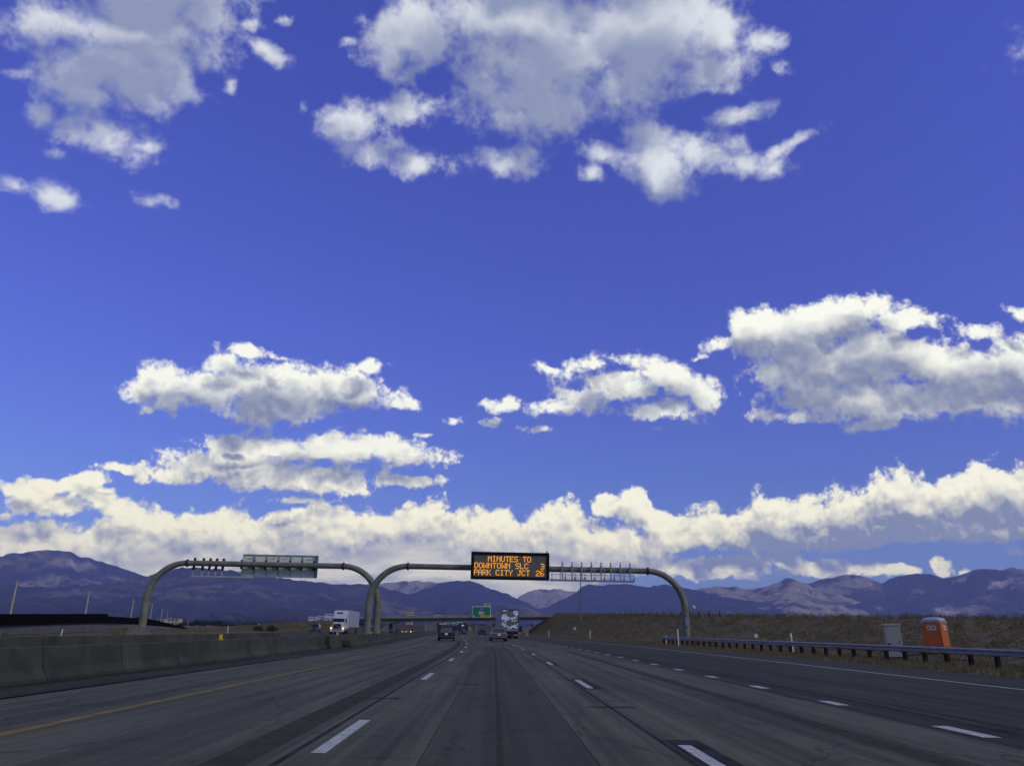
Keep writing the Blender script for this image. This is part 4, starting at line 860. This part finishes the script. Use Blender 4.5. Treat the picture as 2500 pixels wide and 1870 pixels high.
for k in range(5200):
    y = 24 + (337-24)*rng.random()**1.35; toe, cx = 24.3+off(y), lerp_tab(CREST_X, y)
    x = toe + (cx+5-toe)*rng.random()**.85
    d = 0.55 + 0.45*vnoise(np.array(x*.16), np.array(y*.10), 4)
    if rng.random() > d+.1: continue
    pl_.append((x, y, ground_z(x, y)-.06, rng.uniform(.55, 1.35)*(.8+y/500), rng.uniform(0, 6.28), rng.randrange(7)))
for k in range(420):                           # scrub on the overpass end of the bank and about the median
    y = rng.uniform(322, 352); x = rng.uniform(11, 40); pl_.append((x, y, ground_z(x, y)-.06, rng.uniform(.8, 1.7), rng.uniform(0, 6.28), rng.randrange(7)))
for k in range(260):
    y = rng.uniform(66, 300); x = rng.uniform(-60, -37)+off(y)-(y-66)*.05; pl_.append((x, y, ground_z(x, y)-.05, rng.uniform(.4, 1.0), rng.uniform(0, 6.28), rng.randrange(7)))
scatter_mesh('sagebrush', shrubs, pl_, M['sage'], kind='stuff', label='brown sagebrush covering the bank beside the motorway', category='ground cover') if False else scatter_mesh('sagebrush', shrubs, pl_, M['sage'], kind='stuff', label='brown sagebrush covering the bank beside the motorway', cat='ground cover')
def tuft(n, r_, h):
    vs, fs = [], []
    for k in range(n):
        a, q_ = rng.uniform(0, 6.28), r_*math.sqrt(rng.random()); x, y = math.cos(a)*q_, math.sin(a)*q_; b = rng.uniform(0, 6.28); l = h*rng.uniform(.5, 1.2); w2 = .012*h/.3*1.6
        i = len(vs); vs += [(x-math.cos(b)*w2, y-math.sin(b)*w2, 0), (x+math.cos(b)*w2, y+math.sin(b)*w2, 0), (x+rng.gauss(0, .25)*l, y+rng.gauss(0, .25)*l, l)]; fs.append((i, i+1, i+2))
    return vs, fs
tufts = [tuft(34, .3, .30) for k in range(6)]
pl_ = []
for k in range(4200):
    y = 14 + 250*rng.random()**1.8; x = rng.uniform(17.6, 25.8)+off(y); pl_.append((x, y, ground_z(x, y)-.02, rng.uniform(.35, .9), rng.uniform(0, 6.28), rng.randrange(6)))
scatter_mesh('grass', tufts, pl_, M['grass'], kind='stuff', label='short yellow dry grass along the right verge', cat='grass')
pl_ = []
for k in range(5200):
    x = rng.uniform(-125, -46); y = rng.uniform(285, 345); z = ground_z(x, y)
    pl_.append((x, y, z-.03, rng.uniform(1.0, 2.4), rng.uniform(0, 6.28), rng.randrange(6)))
for k in range(1500):
    y = rng.uniform(150, 300); x = rng.uniform(-110, -45)+off(y)-(y-120)*.09; pl_.append((x, y, ground_z(x, y)-.03, rng.uniform(.8, 1.8), rng.uniform(0, 6.28), rng.randrange(6)))
for k in range(700):
    y = rng.uniform(10, 120); x = rng.choice((rng.uniform(-15.4, -10.2), rng.uniform(-60, -36.5))); pl_.append((x+off(y), y, ground_z(x, y)-.03, rng.uniform(.4, .9), rng.uniform(0, 6.28), rng.randrange(6)))
scatter_mesh('grass', tufts, pl_, M['grass'], kind='stuff', label='golden dry grass on the bank left of the overpass', cat='grass')
def shrub_thing(name, label, x, y, rx, rz, m, n=420, group=None):
    r = thing(name, label, 'shrub', (x, y, ground_z(x, y)), 0, group)
    MB().add(*leaf_cloud(rng, n, rx, rx*.8, rz, rx*.16)).build('crown', m, r)
    for k in range(4): MB().tube([(0, 0, -.1), (rng.uniform(-.3, .3)*rx, rng.uniform(-.3, .3)*rx, rz*.7)], [.05*rx, .02*rx], 5).build('trunk', M['wood'], r)
for lab, x, y, rx, rz in (('dark shrub high on the golden bank', -94.5, 330, 1.8, 1.2), ('dark shrub at the foot of the golden bank beside another', -62.4, 222, 1.7, 1.5), ('widest dark shrub at the foot of the golden bank', -58.0, 219, 1.9, 1.6), ('small dark shrub low on the golden bank towards the trees', -91.0, 300, 1.4, .8)):
    shrub_thing('shrub', lab, x, y, rx, rz, M['tree_leaf'], group='dark shrubs on the golden bank')
def tree(label, x, y, h, r_, n=700):
    t = thing('tree', label, 'tree', (x, y, ground_z(x, y)), 0, 'dark tree line beyond the ramp')
    MB().tube([(0, 0, -.2), (.05*h*rng.uniform(-1, 1), 0, h*.35), (.08*h*rng.uniform(-1, 1), 0, h*.75)], [.06*h*.6, .045*h*.6, .015*h*.6], 7).build('trunk', M['wood'], t)
    vs, fs = [], []
    for k in range(6):
        a = rng.uniform(0, 6.28); c_ = (math.cos(a)*r_*.5, math.sin(a)*r_*.5, h*rng.uniform(.2, .62)); v, f = leaf_cloud(rng, n//6, r_*rng.uniform(.45, .75), r_*rng.uniform(.45, .75), h*rng.uniform(.25, .4), r_*.14, c_)
        fs += [tuple(i+len(vs) for i in q_) for q_ in f]; vs += v
    MB().add(vs, fs).build('crown', M['tree_leaf'], t)
for lab, px_, y, h, r_ in (('leftmost low tree of the dark tree line', 452, 430, 3.0, 3.2), ('second tree of the dark tree line from the lamp post', 470, 440, 3.4, 3.0), ('tallest tree of the dark tree line, rounded', 490, 425, 4.4, 3.2), ('spreading tree in the middle of the dark tree line', 505, 450, 3.6, 3.4), ('second tall tree of the dark tree line', 522, 430, 4.5, 3.0), ('broad tree near the right end of the dark tree line', 537, 440, 4.0, 3.0), ('low tree at the right end of the dark tree line', 556, 445, 2.6, 3.2), ('last small tree by the start of the golden bank', 575, 450, 2.2, 2.8)):
    tree(lab, (px_-1207)/2042*y, y, h, r_)

# ------------------------------------------------------------------ far town
def block(name, label, x, y, w, d, h, m, bands=3, z0=-0.6, group=None, rz=0.0):
    r = thing(name, label, 'building', (x, y, z0), rz, group)
    MB().box((0, 0, h/2), (w, d, h)).build('wall', m, r); MB().box((0, 0, h+.25), (w+.6, d+.6, .5)).build('roof', M['bldg_roof'], r)
    nw = max(2, int(w/3.6))
    for k in range(bands):
        for i in range(nw): MB().box((-w/2+w*(i+.5)/nw, -d/2-.03, h*(k+.55)/bands), (w/nw*.6, .06, h/bands*.45)).build('window', M['glass'], r)
M['bldg_beige'] = mat('beige_wall', (0.42, 0.37, 0.25), 0.9, var=0.12, scale=.2); M['bldg_white'] = mat('white_wall', (0.55, 0.56, 0.56), 0.9, var=0.1, scale=.2)
M['bldg_grey'] = mat('grey_wall', (0.16, 0.16, 0.17), 0.9, var=0.2, scale=.2); M['bldg_brown'] = mat('brown_wall', (0.11, 0.085, 0.06), 0.9, var=0.15, scale=.2); M['bldg_roof'] = mat('roof_felt', (0.16, 0.15, 0.14), 0.9, var=0.2, scale=.3)
def X_of(px_, y): return (px_-1207)/2042*y
block('building', 'beige low building at the end of the pole row', X_of(431, 1000), 1000, 12, 14, 7.4, M['bldg_beige'], 2)
block('building', 'small beige building left of the larger one by the poles', X_of(401, 1050), 1050, 9, 12, 7.0, M['bldg_beige'], 2)
block('hotel_tower', 'beige tower block rising above the overpass', X_of(999, 1500), 1500, 11, 14, 33, M['bldg_beige'], 7)
block('building', 'pale office block right of the beige tower', X_of(1068, 1550), 1550, 15, 15, 26.5, M['bldg_white'], 5)
block('building', 'wide pale office block behind the overpass', X_of(1083, 1650), 1650, 19, 15, 27.5, M['bldg_white'], 5)
block('building', 'white building just left of the oncoming truck', X_of(806, 1700), 1700, 22, 16, 27, M['bldg_white'], 4)
block('building', 'low white building farther left of the oncoming truck', X_of(784, 1720), 1720, 14, 16, 23, M['bldg_white'], 4)
block('building', 'smallest white building of the cluster left of the truck', X_of(764, 1740), 1740, 16, 16, 21, M['bldg_white'], 3)
block('warehouse', 'long low brown warehouse seen under the left arch', X_of(1000, 700), 700, 26, 16, 4.2, M['bldg_brown'], 0)
block('warehouse', 'grey low warehouse seen under the left arch', X_of(1040, 800), 800, 24, 16, 5.5, M['bldg_grey'], 0)
block('warehouse', 'low warehouse seen under the right arch', X_of(1175, 720), 720, 22, 14, 4.5, M['bldg_brown'], 0)
block('warehouse', 'grey shed at the right end of the underpass view', X_of(1300, 760), 760, 18, 14, 5.0, M['bldg_grey'], 0)
rng = random.Random(21)
V, F = [], []; W, G = [], []
for k in range(520):                          # a hillside suburb that reads as one mass
    az = rng.triangular(-20, -3.5, -11); t_ = abs(rng.gauss(0, .11)); p = range_point('long', az, min(.42, t_))
    s = rng.uniform(7, 15); h = rng.uniform(5, 8); r_ = rng.uniform(0, 3.1)
    mb = MB().box((p.x, p.y, p.z+h/2-.5), (s, s*.7, h), rz=r_); n = len(V); V += mb.v; F += [tuple(i+n for i in f) for f in mb.f]
MB().add(V, F).build('suburb_houses', M['bldg_white'], kind='stuff', label='far-off pale houses scattered over the foothill suburb', cat='houses')
pl_ = []
big = [leaf_cloud(rng, 40, 9, 9, 11, 4.2) for k in range(5)]
for k in range(2200):
    az = rng.triangular(-21, 0, -10); p = range_point('long', az, min(.5, abs(rng.gauss(0, .13)))); pl_.append((p.x+rng.uniform(-40, 40), p.y+rng.uniform(-50, 50), p.z-2, rng.uniform(.7, 1.7), rng.uniform(0, 6.28), rng.randrange(5)))
for k in range(500):
    az = rng.uniform(-4, 9); d = rng.uniform(900, 2600); pl_.append((math.sin(R(az))*d, math.cos(R(az))*d, -1, rng.uniform(.4, .9), rng.uniform(0, 6.28), rng.randrange(5)))
for k in range(260):
    az = rng.uniform(-34, -9); d = rng.uniform(1200, 2300); pl_.append((math.sin(R(az))*d, math.cos(R(az))*d, -1, rng.uniform(.3, .7), rng.uniform(0, 6.28), rng.randrange(5)))
scatter_mesh('treeline', big, pl_, M['tree_leaf'], kind='stuff', label='far-off dark trees of the foothill suburb', cat='trees')

# ------------------------------------------------------------------ vehicles
def paint(name, c, rough=0.3): return mat(name, c, rough, 0.1, var=0.06, scale=2.0, coat=0.0)
M['car_black'] = mat('car_black', (0.005, 0.005, 0.005), 0.45, spec=0.12); M['car_silver'] = paint('car_silver', (0.17, 0.165, 0.15), .4); M['car_white'] = paint('truck_white', (0.48, 0.50, 0.48), .45)
M['car_dark'] = paint('car_dark', (0.02, 0.022, 0.026)); M['car_red'] = paint('car_red', (0.28, 0.02, 0.015)); M['tail'] = mat('tail_light', (0.20, 0.012, 0.01), 0.35, emit=(1, .03, .02), estr=.02)
M['lamp'] = mat('head_light', (0.8, 0.8, 0.7), 0.3, emit=(1.0, 0.95, 0.75), estr=5.0); M['lamp_amber'] = mat('amber_light', (0.7, 0.5, 0.1), 0.3, emit=(1.0, 0.72, 0.15), estr=2.2)
M['chrome'] = mat('chrome', (0.45, 0.45, 0.43), 0.25, 0.9); M['bumper'] = mat('bumper_plastic', (0.035, 0.035, 0.036), 0.6); M['trailer_grey'] = mat('trailer_side', (0.20, 0.23, 0.27), 0.5, 0.2, var=0.15, scale=.6)
def ring_x(w0, prof): return prof
def wheel(parent, x, y, r_=.32, w=.2, hub='chrome'):
    o = new_obj('wheel', None, parent); o.location = (x, y, r_)
    MB().tube([(-w/2, 0, 0), (-w/2+.03, 0, 0), (w/2-.03, 0, 0), (w/2, 0, 0)], [r_*.92, r_, r_, r_*.92], 20).build('tyre', M['rubber'], o)
    s = 1 if x > 0 else -1; MB().cyl((s*(w/2-.01), 0, 0), (s*(w/2+.012), 0, 0), r_*.6, 14).build('rim', M[hub], o)
def car(name, label, cat, loc, head, m, style='sedan', lights=None, L=4.7, W=1.80, H=1.44, group=None):
    """nose towards local +y"""
    c = thing(name, label, cat, loc, head, group); l = L/2; suv = style != 'sedan'
    belt = 0.92 if not suv else 1.05; hood = belt-.08
    # body: rings of constant y, shoulders rounded in
    def ring(y, w, zt, zb=.22): 
        w2 = w/2; return [(-w2*.92, y, zb), (w2*.92, y, zb), (w2, y, zb+.16), (w2, y, zt-.16), (w2*.93, y, zt-.03), (w2*.80, y, zt), (-w2*.80, y, zt), (-w2*.93, y, zt-.03), (-w2, y, zt-.16), (-w2, y, zb+.16)]
    R_ = [ring(-l, W*.90, .80 if not suv else .95, .34), ring(-l+.12, W*.97, belt-.03), ring(-l+.9, W, belt), ring(0, W, belt), ring(l-1.3, W, hood+.03), ring(l-.45, W*.97, hood-.1), ring(l-.1, W*.92, hood-.22, .26), ring(l, W*.84, hood-.34, .34)]
    MB().loft(R_, smooth=True).build('body', m, c)
    rb_, rt = (-l+.75, -l+1.45) if not suv else (-l+.08, -l+.35); fb_, ft = (l-1.45, l-2.25)
    def cab(y, w, z): return [(-w/2, y, z), (w/2, y, z)]
    b0, b1_, t0, t1 = belt-.03, belt-.03, H-.02, H
    wb, wt = W*.90, W*.70
    vs = [(-wb/2, rb_, b0), (wb/2, rb_, b0), (wb/2, fb_, b0), (-wb/2, fb_, b0), (-wt/2, rt, H-.05), (wt/2, rt, H-.05), (wt/2, ft, H-.05), (-wt/2, ft, H-.05), (-wt/2*.86, rt+.12, H), (wt/2*.86, rt+.12, H), (wt/2*.86, ft-.12, H), (-wt/2*.86, ft-.12, H)]
    cabin = MB().add(vs, [(0, 3, 2, 1), (0, 1, 5, 4), (1, 2, 6, 5), (2, 3, 7, 6), (3, 0, 4, 7), (4, 5, 9, 8), (5, 6, 10, 9), (6, 7, 11, 10), (7, 4, 8, 11), (8, 9, 10, 11)]).build('cabin', m, c)
    def pane(a, b, cc, d, nm):
        P = [Vector(vs[i]) for i in (a, b, cc, d)]; ctr = sum(P, Vector())/4; n = (P[1]-P[0]).cross(P[3]-P[0]).normalized()
        Q = [ctr + (p-ctr)*.86 + n*.012 for p in P]; MB().add(Q + [q - n*.02 for q in Q], [(0, 1, 2, 3), (7, 6, 5, 4), (0, 4, 5, 1), (1, 5, 6, 2), (2, 6, 7, 3), (3, 7, 4, 0)]).build(nm, M['glass'], cabin)
    pane(0, 1, 5, 4, 'rear_window'); pane(2, 3, 7, 6, 'windscreen'); pane(1, 2, 6, 5, 'side_window'); pane(3, 0, 4, 7, 'side_window')
    for sx in (-1, 1):
        for y in (-l+.95, l-.9): wheel(c, sx*(W/2-.11), y, .32 if not suv else .36)
        MB().cbox((sx*(W/2+.08), fb_-.35, belt+.06), (.18, .1, .13), .02).build('mirror', m, c)
        MB().box((sx*W*.34, -l-.005, (.70 if not suv else .86)), (W*.17, .05, .11)).build('tail_light', M['tail'], c)
        MB().box((sx*W*.32, l-.02, hood-.42), (W*.2, .09, .13)).build('headlight', M['lamp' if lights else 'chrome'], c)
    MB().cbox((0, -l-.03, .44), (W*.94, .14, .24), .04).build('bumper', M['bumper'], c); MB().cbox((0, l-.02, .40), (W*.88, .12, .22), .04).build('bumper', M['bumper'], c)
    MB().box((0, -l-.04, .70 if style == 'sedan' else .8), (.32, .02, .16)).build('number_plate', M['sign_white'], c)
    return c, l, W, belt
def on_road(u, y): return (u+off(y), y, road_z(y))
def slope(y): return math.atan((off(y-3)-off(y+3))/6)
c1, l, W, bz = car('sedan_car', 'glossy black sedan in the lane left of the centre lane', 'car', (-5.1, 89.6, 0), slope(89), M['car_black'], L=4.7, W=1.78, H=1.43)
MB().box((0, -l+.02, .86), (1.2, .05, .05)).build('trim_strip', M['chrome'], c1); MB().box((0, -l+.66, 1.45), (.10, .04, .05)).build('brake_light', M['tail'], c1)
c2, l, W, bz = car('sedan_car', 'older bronze grey sedan drifting right just ahead of the white-doored lorry', 'car', (.42, 93.6, 0), slope(93), M['car_silver'], L=4.9, W=1.84, H=1.40)
c2['label'] = 'older bronze grey sedan with a full width red tail strip behind the lorry'
MB().box((0, -l-.02, .74), (1.25, .05, .14)).build('tail_strip', M['tail'], c2); MB().box((0, -l-.11, .46), (1.6, .02, .05)).build('trim_strip', M['chrome'], c2)
car('suv_car', 'dark oncoming off-roader alone on the left merge lane', 'car', (-40.9, 192, 0.0), math.pi+slope(192), M['car_dark'], 'suv', L=4.6, W=1.85, H=1.75)
car('sedan_car', 'oncoming car with two bright headlights under the left arch', 'car', (-29.2, 300, road_z(300)), math.pi+.05, M['car_dark'], 'suv', True, W=1.8, H=1.6)
car('sedan_car', 'oncoming dark car with lights on, left of the bright headlights', 'car', (-34.6, 300, road_z(300)), math.pi+.05, M['car_dark'], 'sedan', True)
car('sedan_car', 'leftmost oncoming dark car by the left bridge pier', 'car', (-38.2, 312, road_z(312)), math.pi+.05, M['car_dark'], 'sedan')
cr, l, W, bz = car('sedan_car', 'small red car with amber lights under the left arch', 'car', (-30.6, 286, road_z(286)), math.pi+.05, M['car_red'], 'sedan'); 
for s in (-1, 1): MB().box((s*.6, l+.05, .5), (.22, .04, .14)).build('fog_light', M['lamp_amber'], cr)
jp, l, W, bz = car('offroad_car', 'dark off-roader with a round spare wheel on its tailgate', 'car', on_road(-.75, 240), slope(240), M['car_dark'], 'suv', L=4.2, W=1.8, H=1.8)
sw = new_obj('spare_wheel', None, jp); sw.location = (.25, -l-.14, .95)
MB().cyl((0, -.1, 0), (0, .1, 0), .36, 18).build('tyre', M['rubber'], sw); MB().cyl((0, -.115, 0), (0, -.10, 0), .25, 14).build('rim', M['chrome'], sw)
MB().box((0, -l-.03, .62), (1.7, .05, .07)).build('trim_strip', M['chrome'], jp)
# dark box lorry ahead of it
bt = thing('box_truck', 'dark box lorry just ahead of the off-roader with the spare wheel', 'truck', on_road(-.9, 252), slope(252))
MB().cbox((0, 0, 2.15), (2.3, 6.0, 2.6), .06).build('cargo_box', M['car_dark'], bt)
for s in (-1, 1): MB().box((s*.56, -3.02, 2.1), (1.0, .03, 2.3)).build('door', M['dark_steel'], bt)
MB().box((.0, -3.05, 2.65), (.75, .02, .5)).build('sticker', M['sign_white'], bt); MB().box((0, -3.0, .55), (2.2, .12, .2)).build('bumper', M['chrome'], bt)
MB().cbox((0, 4.1, 1.55), (2.1, 1.9, 2.2), .2).build('cab', M['car_dark'], bt); MB().box((0, 5.06, 1.95), (1.8, .03, .75)).build('windscreen', M['glass'], bt); MB().box((0, .9, .62), (1.0, 8.0, .25)).build('chassis', M['black'], bt)
for s in (-1, 1):
    for y in (-1.8, 4.1): wheel(bt, s*1.0, y, .45, .28)
    MB().box((s*.95, -3.04, .82), (.25, .05, .14)).build('tail_light', M['tail'], bt)
# pickup with open trailer
tr = thing('flat_trailer', 'dark low flatbed trailer in the lane left of the lorry', 'trailer', on_road(4.6, 236), slope(236))
MB().box((0, 0, .75), (1.9, 5.0, .16)).build('bed', M['dark_steel'], tr)
for s in (-1, 1):
    MB().box((s*.93, 0, 1.0), (.06, 5.0, .36)).build('side_board', M['dark_steel'], tr)
    for y in (-.9, .1): wheel(tr, s*.85, y, .36, .22)
    MB().box((s*.8, -2.52, .72), (.18, .04, .1)).build('tail_light', M['tail'], tr)
MB().box((0, -2.5, 1.0), (1.9, .06, .36)).build('tailgate', M['dark_steel'], tr); MB().box((0, 3.3, .6), (.12, 1.8, .1)).build('drawbar', M['dark_steel'], tr)
pk, l, W, bz = car('pickup_car', 'dark pickup towing the low flatbed trailer', 'car', on_road(4.7, 243.5), slope(243), M['car_dark'], 'sedan', L=5.2, W=1.9, H=1.6)

def trailer_box(root, y0, L, m_side, h0=1.15, h1=4.1, w=2.56):
    MB().box((0, y0+L/2, (h0+h1)/2), (w, L, h1-h0)).build('cargo_box', m_side, root)
    for s in (-1, 1): MB().box((s*(w/2+.01), y0+L/2, h0+.06), (.05, L, .14)).build('side_rail', M['galv'], root)
# lorry seen from behind, mirror-bright quilted doors
M['mirror_door'] = bpy.data.materials.new('polished_door'); m = M['mirror_door']; m.use_nodes = True; t = m.node_tree; bs = t.nodes['Principled BSDF']
bs.inputs['Metallic'].default_value = 0.92; bs.inputs['Roughness'].default_value = 0.08; bs.inputs['Base Color'].default_value = (1.0, 0.92, 0.64, 1)
tc = t.nodes.new('ShaderNodeTexCoord'); bn = t.nodes.new('ShaderNodeBump'); bn.inputs['Strength'].default_value = 1.0; bn.inputs['Distance'].default_value = 0.35
put(t, bn.inputs['Height'], noise(t, N(t, tc.outputs['Object']), 0.85, 1.5, 0.4, dist=0.6)); t.links.new(bn.outputs[0], bs.inputs['Normal'])
lt = thing('trailer_truck', 'lorry with polished wavy metal rear doors ahead in the right lane', 'truck', (2.22, 121.2, 0), R(2.7))
trailer_box(lt, 0, 16.0, M['trailer_grey'])
for s in (-1, 1):
    vs = []; nx_, nz_ = 10, 22
    for j in range(nz_+1):
        for i in range(nx_+1):
            u, v = i/nx_, j/nz_; bul = .035*math.sin(u*math.pi)*(math.sin(v*math.pi*5.0+s*.6+u*2)+.5*math.sin(v*11+u*5*s)); vs.append((s*.64+(u-.5)*1.14, -.035-bul*math.sin(v*math.pi)**.3*.6, 1.3+v*2.68))
    d_ = MB().add(vs, [(j*(nx_+1)+i, j*(nx_+1)+i+1, (j+1)*(nx_+1)+i+1, (j+1)*(nx_+1)+i) for j in range(nz_) for i in range(nx_)], True).build('rear_door', M['mirror_door'], lt)
    for x in (.06, .16): MB().cyl((s*x, -.08, 1.3), (s*x, -.08, 3.98), .018, 6).build('lock_rod', M['chrome'], d_)
    MB().box((s*1.25, -.03, 2.6), (.08, .08, 2.96)).build('door_frame', M['dark_steel'], lt)
MB().box((0, -.03, 4.05), (2.56, .08, .12)).build('header', M['dark_steel'], lt); MB().box((0, -.04, 1.18), (2.5, .1, .2)).build('sill', M['chrome'], lt)
for s in (-1, 1):
    for y in (1.3, 2.6, 13.5, 18.0): wheel(lt, s*1.0, y, .5, .5)
    MB().box((s*.55, .25, .85), (.08, .1, .6)).build('bumper_strut', M['dark_steel'], lt); MB().box((s*1.0, -.07, 1.05), (.3, .04, .1)).build('tail_light', M['tail'], lt)
    MB().box((s*.75, .7, .55), (.6, .02, .7)).build('mud_flap', M['rubber'], lt)
MB().box((0, .2, .55), (2.3, .1, .1)).build('bumper_bar', M['galv'], lt)
for k in range(4): MB().box((-.85+.57*k, .14, .55), (.28, .01, .09)).build('reflective_tape', M['sign_white'], lt)
MB().box((.25, .3, .8), (1.0, 12.0, .3)).build('chassis', M['black'], lt); MB().cbox((0, 18.0, 2.0), (2.4, 2.4, 3.0), .25).build('cab', M['car_dark'], lt)
# oncoming white semi
sm_ = thing('semi_truck', 'white oncoming articulated lorry with sleeper cab and slanted grille bar', 'truck', (-27.2, 147, 0), math.pi+R(3.0))
def cab_ring(y, w, z0, z1, k=.12): return [(-w/2, y, z0), (w/2, y, z0), (w/2, y, z1-k*2), (w/2-k, y, z1), (-w/2+k, y, z1), (-w/2, y, z1-k*2)]
MB().loft([cab_ring(-3.4, 2.4, .9, 3.85), cab_ring(-1.2, 2.4, .9, 3.98), cab_ring(-.3, 2.36, .9, 3.85), cab_ring(.35, 2.2, .9, 3.3), cab_ring(.75, 2.1, .9, 2.55), cab_ring(1.35, 2.02, .9, 1.95)], smooth=False).build('cab', M['car_white'], sm_)
MB().loft([cab_ring(1.3, 2.0, .75, 2.0), cab_ring(2.1, 1.8, .75, 1.9), cab_ring(2.75, 1.5, .75, 1.72)]).build('bonnet', M['car_white'], sm_)
# windscreen and roof window lie on the sloping face
def face_quad(P, nm, m_, par): 
    P = [Vector(p) for p in P]; n = (P[1]-P[0]).cross(P[3]-P[0]).normalized(); return MB().add([p+n*.03 for p in P]+[p-n*.03 for p in P], [(0, 1, 2, 3), (7, 6, 5, 4), (0, 4, 5, 1), (1, 5, 6, 2), (2, 6, 7, 3), (3, 7, 4, 0)]).build(nm, m_, par)
face_quad([(1.0, .84, 2.46), (-1.0, .84, 2.46), (-.98, .40, 3.20), (.98, .40, 3.20)][::1], 'sun_visor', M['car_white'], sm_)
face_quad([(.95, 1.36, 1.98), (-.95, 1.36, 1.98), (-.98, .80, 2.58), (.98, .80, 2.58)], 'windscreen', M['glass'], sm_)
face_quad([(.5, .30, 3.46), (-.5, .30, 3.46), (-.5, .12, 3.62), (.5, .12, 3.62)], 'roof_window', M['glass'], sm_)
gq = MB().box((0, 2.80, 1.28), (1.15, .06, .78)).build('grille', M['black'], sm_); MB().box((0, 2.85, 1.28), (.08, .03, 1.2), ry=R(52)).build('grille_bar', M['chrome'], gq); MB().box((-.22, 2.85, 1.18), (.26, .03, .16)).build('badge', M['chrome'], gq)
gf_ = MB(); gf_.box((0, 2.79, 1.70), (1.32, .1, .08)); gf_.box((0, 2.79, .86), (1.32, .1, .08))
for s in (-1, 1): gf_.box((s*.62, 2.79, 1.28), (.08, .0996, .76))
gf_.build('grille_frame', M['chrome'], sm_)
MB().cbox((0, 2.72, .52), (2.44, .5, .40), .1).build('bumper', M['car_white'], sm_); MB().box((0, 2.98, .62), (1.5, .02, .1)).build('bumper_slot', M['black'], sm_)
for s in (-1, 1):
    MB().loft([[(s*.85, 2.85, .72), (s*1.22, 2.6, .72), (s*1.22, 2.55, 1.15), (s*.85, 2.75, 1.25)], [(s*.82, 1.1, .72), (s*1.22, 1.1, .9), (s*1.22, 1.1, 1.35), (s*.82, 1.1, 1.5)]]).build('fender', M['car_white'], sm_)
    MB().cbox((s*1.0, 2.84, .98), (.26, .14, .22), .04).build('headlight', M['lamp_amber'], sm_)
    mr = MB().cbox((s*1.42, .95, 2.25), (.12, .2, .75), .03).build('mirror', M['car_white'], sm_); MB().box((s*1.25, .95, 2.5), (.3, .04, .04)).build('mirror_arm', M['black'], mr)
    MB().box((s*1.21, .15, 2.25), (.02, .75, .62)).build('side_window', M['glass'], sm_)
    for y in (2.0, -2.6, -3.9): wheel(sm_, s*1.05, y, .5, .3)
    for y in (-16.5, -17.8): wheel(sm_, s*1.05, y, .5, .3)
    MB().cbox((s*1.05, -.9, .75), (.35, 1.6, .55), .1).build('fuel_tank', M['chrome'], sm_); MB().box((s*.8, -7.0, .65), (.12, .15, 1.0)).build('landing_leg', M['galv'], sm_)
MB().box((0, -1.5, .75), (.9, 8.0, .25)).build('chassis', M['black'], sm_)
M['trailer_white'] = mat('trailer_white', (0.34, 0.37, 0.44), 0.5, 0.1, var=0.12, scale=.5)
MB().box((0, -11.5, 2.6), (2.56, 15.5, 2.95)).build('trailer_box', M['trailer_white'], sm_)
for s in (-1, 1): MB().box((s*1.29, -11.5, 1.2), (.05, 15.5, .16)).build('side_rail', M['galv'], sm_)

# ------------------------------------------------------------------ haze between here and the mountains
hz = bpy.data.materials.new('haze_air'); hz.use_nodes = True; t = hz.node_tree; t.nodes.clear()
pv = t.nodes.new('ShaderNodeVolumePrincipled'); pv.inputs['Density'].default_value = HAZE; pv.inputs['Color'].default_value = (0.46, 0.54, 1.0, 1); pv.inputs['Anisotropy'].default_value = 0.0
mo = t.nodes.new('ShaderNodeOutputMaterial'); t.links.new(pv.outputs[0], mo.inputs['Volume'])
MB().box((0, 0, 390), (62000, 62000, 820)).build('haze', hz, kind='stuff', label='thin blue haze in front of the mountains', cat='haze')
